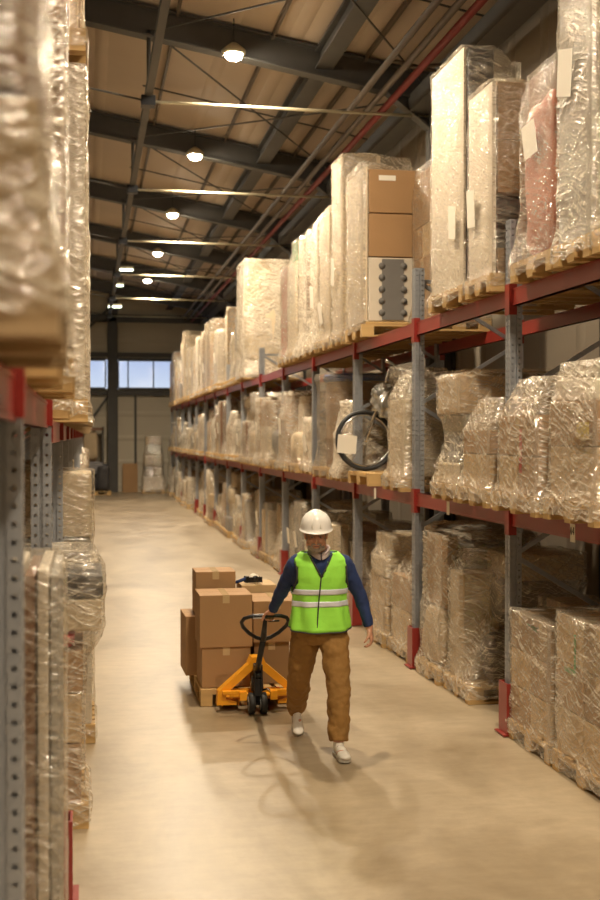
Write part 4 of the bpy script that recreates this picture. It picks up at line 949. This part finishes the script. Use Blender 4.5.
for z in (1.075,1.17):
    m,vs,fs=grid((jz(z),jz(z)+4),.0065); m.add(vs,fs,True); o=m.build('reflective_band','reflective',vest,origin=OM); q=o.modifiers.new('th','SOLIDIFY'); q.thickness=.002
def front(x,z,g=.008):
    _,cx,cy,rx,ry=tor(z); c=min(.999,abs((x-cx)/(rx+g0))); a=math.acos(c**(1/.85)) if c<1 else 0
    fl=.03*max(0,(1.12-z)/.22)
    return Vector((x,cy-(ry+g0+.004+g+fl)*math.sin(a)**.85,z))
V0=1.681-.012
m=MB().tube([front(V0-.088,1.468),front(V0-.06,1.415),front(V0-.03,1.36),front(V0,1.30)],.006,6).tube([front(V0+.088,1.468),front(V0+.06,1.415),front(V0+.03,1.36),front(V0,1.30)],.006,6)
m.tube([front(V0-.002*i,1.30-.04*i) for i in range(11)],.005,6)
for s in (-1,1):
    pts=[]
    for i in range(13):
        t=i/12; z=1.19+.235*t; a=-(.25+.42*math.sin(PI*min(1,t*.9)))*1.0; _,cx,cy,rx,ry=tor(z)
        pts.append((cx+s*(rx+g0+.008)*math.cos(a)**.85,cy-(ry+g0+.008)*abs(math.sin(a))**.85,z))
    m.tube(pts,.006,6)
m.tube([vp(i,0,.004) for i in range(0,nA,2)],.0055,6,closed=True)
m.build('piping','vest_piping',vest,origin=OM)
# trousers
m=MB()
m.tube([(1.705,8.80,.985),(1.705,8.80,.93),(1.707,8.805,.86),(1.71,8.81,.79)],[(.178,.128),(.185,.135),(.19,.14),(.15,.12)],28,up=(0,1,0))
for Hh,K,A,s in ((HIR,KNR,ANR,-1),(HIL,KNL,ANL,1)):
    d=(A-K).normalized()
    chain(m,[Hh+Vector((0,0,.0)),Hh.lerp(K,.35),Hh.lerp(K,.75),K,K.lerp(A,.3),K.lerp(A,.7),A-d*.01],[.106,.11,.096,.086,.088,.08,.07],20)
tr=hb(m,'trousers','khaki'); remesh(tr,.009,3,.035,.075)
# shoes
def shoe(A,toe,heel):
    d=(toe-heel); L=d.length; d.normalize(); R=Matrix((Vector((0,0,1)).cross(d).normalized(),d,Vector((0,0,1)))).transposed()
    up=d.cross(R.col[0]).normalized(); up=up if up.z>0 else -up; R=Matrix((R.col[0],d,up)).transposed()
    P=lambda x,y,z: heel+R@Vector((x,y*L,z))
    m=MB()
    for (y,rx,rz,zc) in [(.14,.034,.045,.055),(.3,.035,.048,.058),(.5,.038,.038,.048),(.7,.046,.03,.038),(.86,.042,.024,.033)]:
        m.ell(P(0,y,zc),(rx,.055,rz),16,10,R=R)
    m.tube([P(0,.2,.05),P(0,.18,.105)],[.042,.04],16)
    o=hb(m,'shoe','shoe_white'); remesh(o,.006,3)
    poly=[(-.034,.02),(-.04,.12),(-.036,.45),(-.05,.72),(-.044,.9),(-.02,1),(.02,1),(.044,.9),(.05,.72),(.036,.45),(.04,.12),(.034,.02),(0,-.01)]
    s=MB(); vs=[P(x,y,.0) for x,y in poly]+[P(x,y,.024) for x,y in poly]; k=len(poly)
    s.add(vs,[tuple(range(k)),tuple(range(k,2*k))]+[(i,(i+1)%k,k+(i+1)%k,k+i) for i in range(k)]); s.build('sole','sole_grey',o,origin=OM)
    l=MB()
    for i in range(4): l.tube([P(-.024,.42+.08*i,.082-.011*i),P(0,.42+.08*i,.089-.011*i),P(.024,.42+.08*i,.082-.011*i)],.0032,6)
    l.build('laces','shirt_pale',o,origin=OM)
shoe(ANR,Vector((1.60,9.13,.004)),Vector((1.622,9.36,.13)))
shoe(ANL,Vector((1.80,8.30,.012)),Vector((1.79,8.585,.002)))

# ------------------------------------------------------------------ world, camera, output
w=bpy.data.worlds.new('World'); sc.world=w; w.use_nodes=True; nt=w.node_tree; nt.nodes.clear()
o=N(nt,'ShaderNodeOutputWorld'); bg=N(nt,'ShaderNodeBackground',i_Strength=1.0)
tc=N(nt,'ShaderNodeTexCoord'); sp=N(nt,'ShaderNodeSeparateXYZ'); cr=N(nt,'ShaderNodeValToRGB')
cr.color_ramp.elements[0].position=.03; cr.color_ramp.elements[0].color=(.75,.85,1,1); cr.color_ramp.elements[1].position=.09; cr.color_ramp.elements[1].color=(.3,.42,.8,1)
nt.links.new(tc.outputs['Generated'],sp.inputs[0]); nt.links.new(sp.outputs[2],cr.inputs[0]); nt.links.new(cr.outputs[0],bg.inputs[0]); nt.links.new(bg.outputs[0],o.inputs[0])
cam=bpy.data.cameras.new('camera'); co=bpy.data.objects.new('camera',cam); COL.objects.link(co)
co.location=(0,0,2.33); cam.lens=48; cam.sensor_width=36; cam.sensor_fit='AUTO'
co.rotation_euler=(PI/2-math.atan(14/1200),0,-math.atan(212/1200)); cam.clip_start=.05; cam.clip_end=200
cam.dof.use_dof=True; cam.dof.focus_distance=9.3; cam.dof.aperture_fstop=2.2
sc.camera=co
sc.view_settings.view_transform='Standard'; sc.view_settings.look='None'; sc.view_settings.gamma=1; sc.view_settings.exposure=0.1
c=sc.cycles; c.max_bounces=8; c.diffuse_bounces=4; c.glossy_bounces=3; c.transmission_bounces=4; c.transparent_max_bounces=24
c.sample_clamp_indirect=4; c.sample_clamp_direct=0; c.caustics_reflective=False; c.caustics_refractive=False; c.use_denoising=True
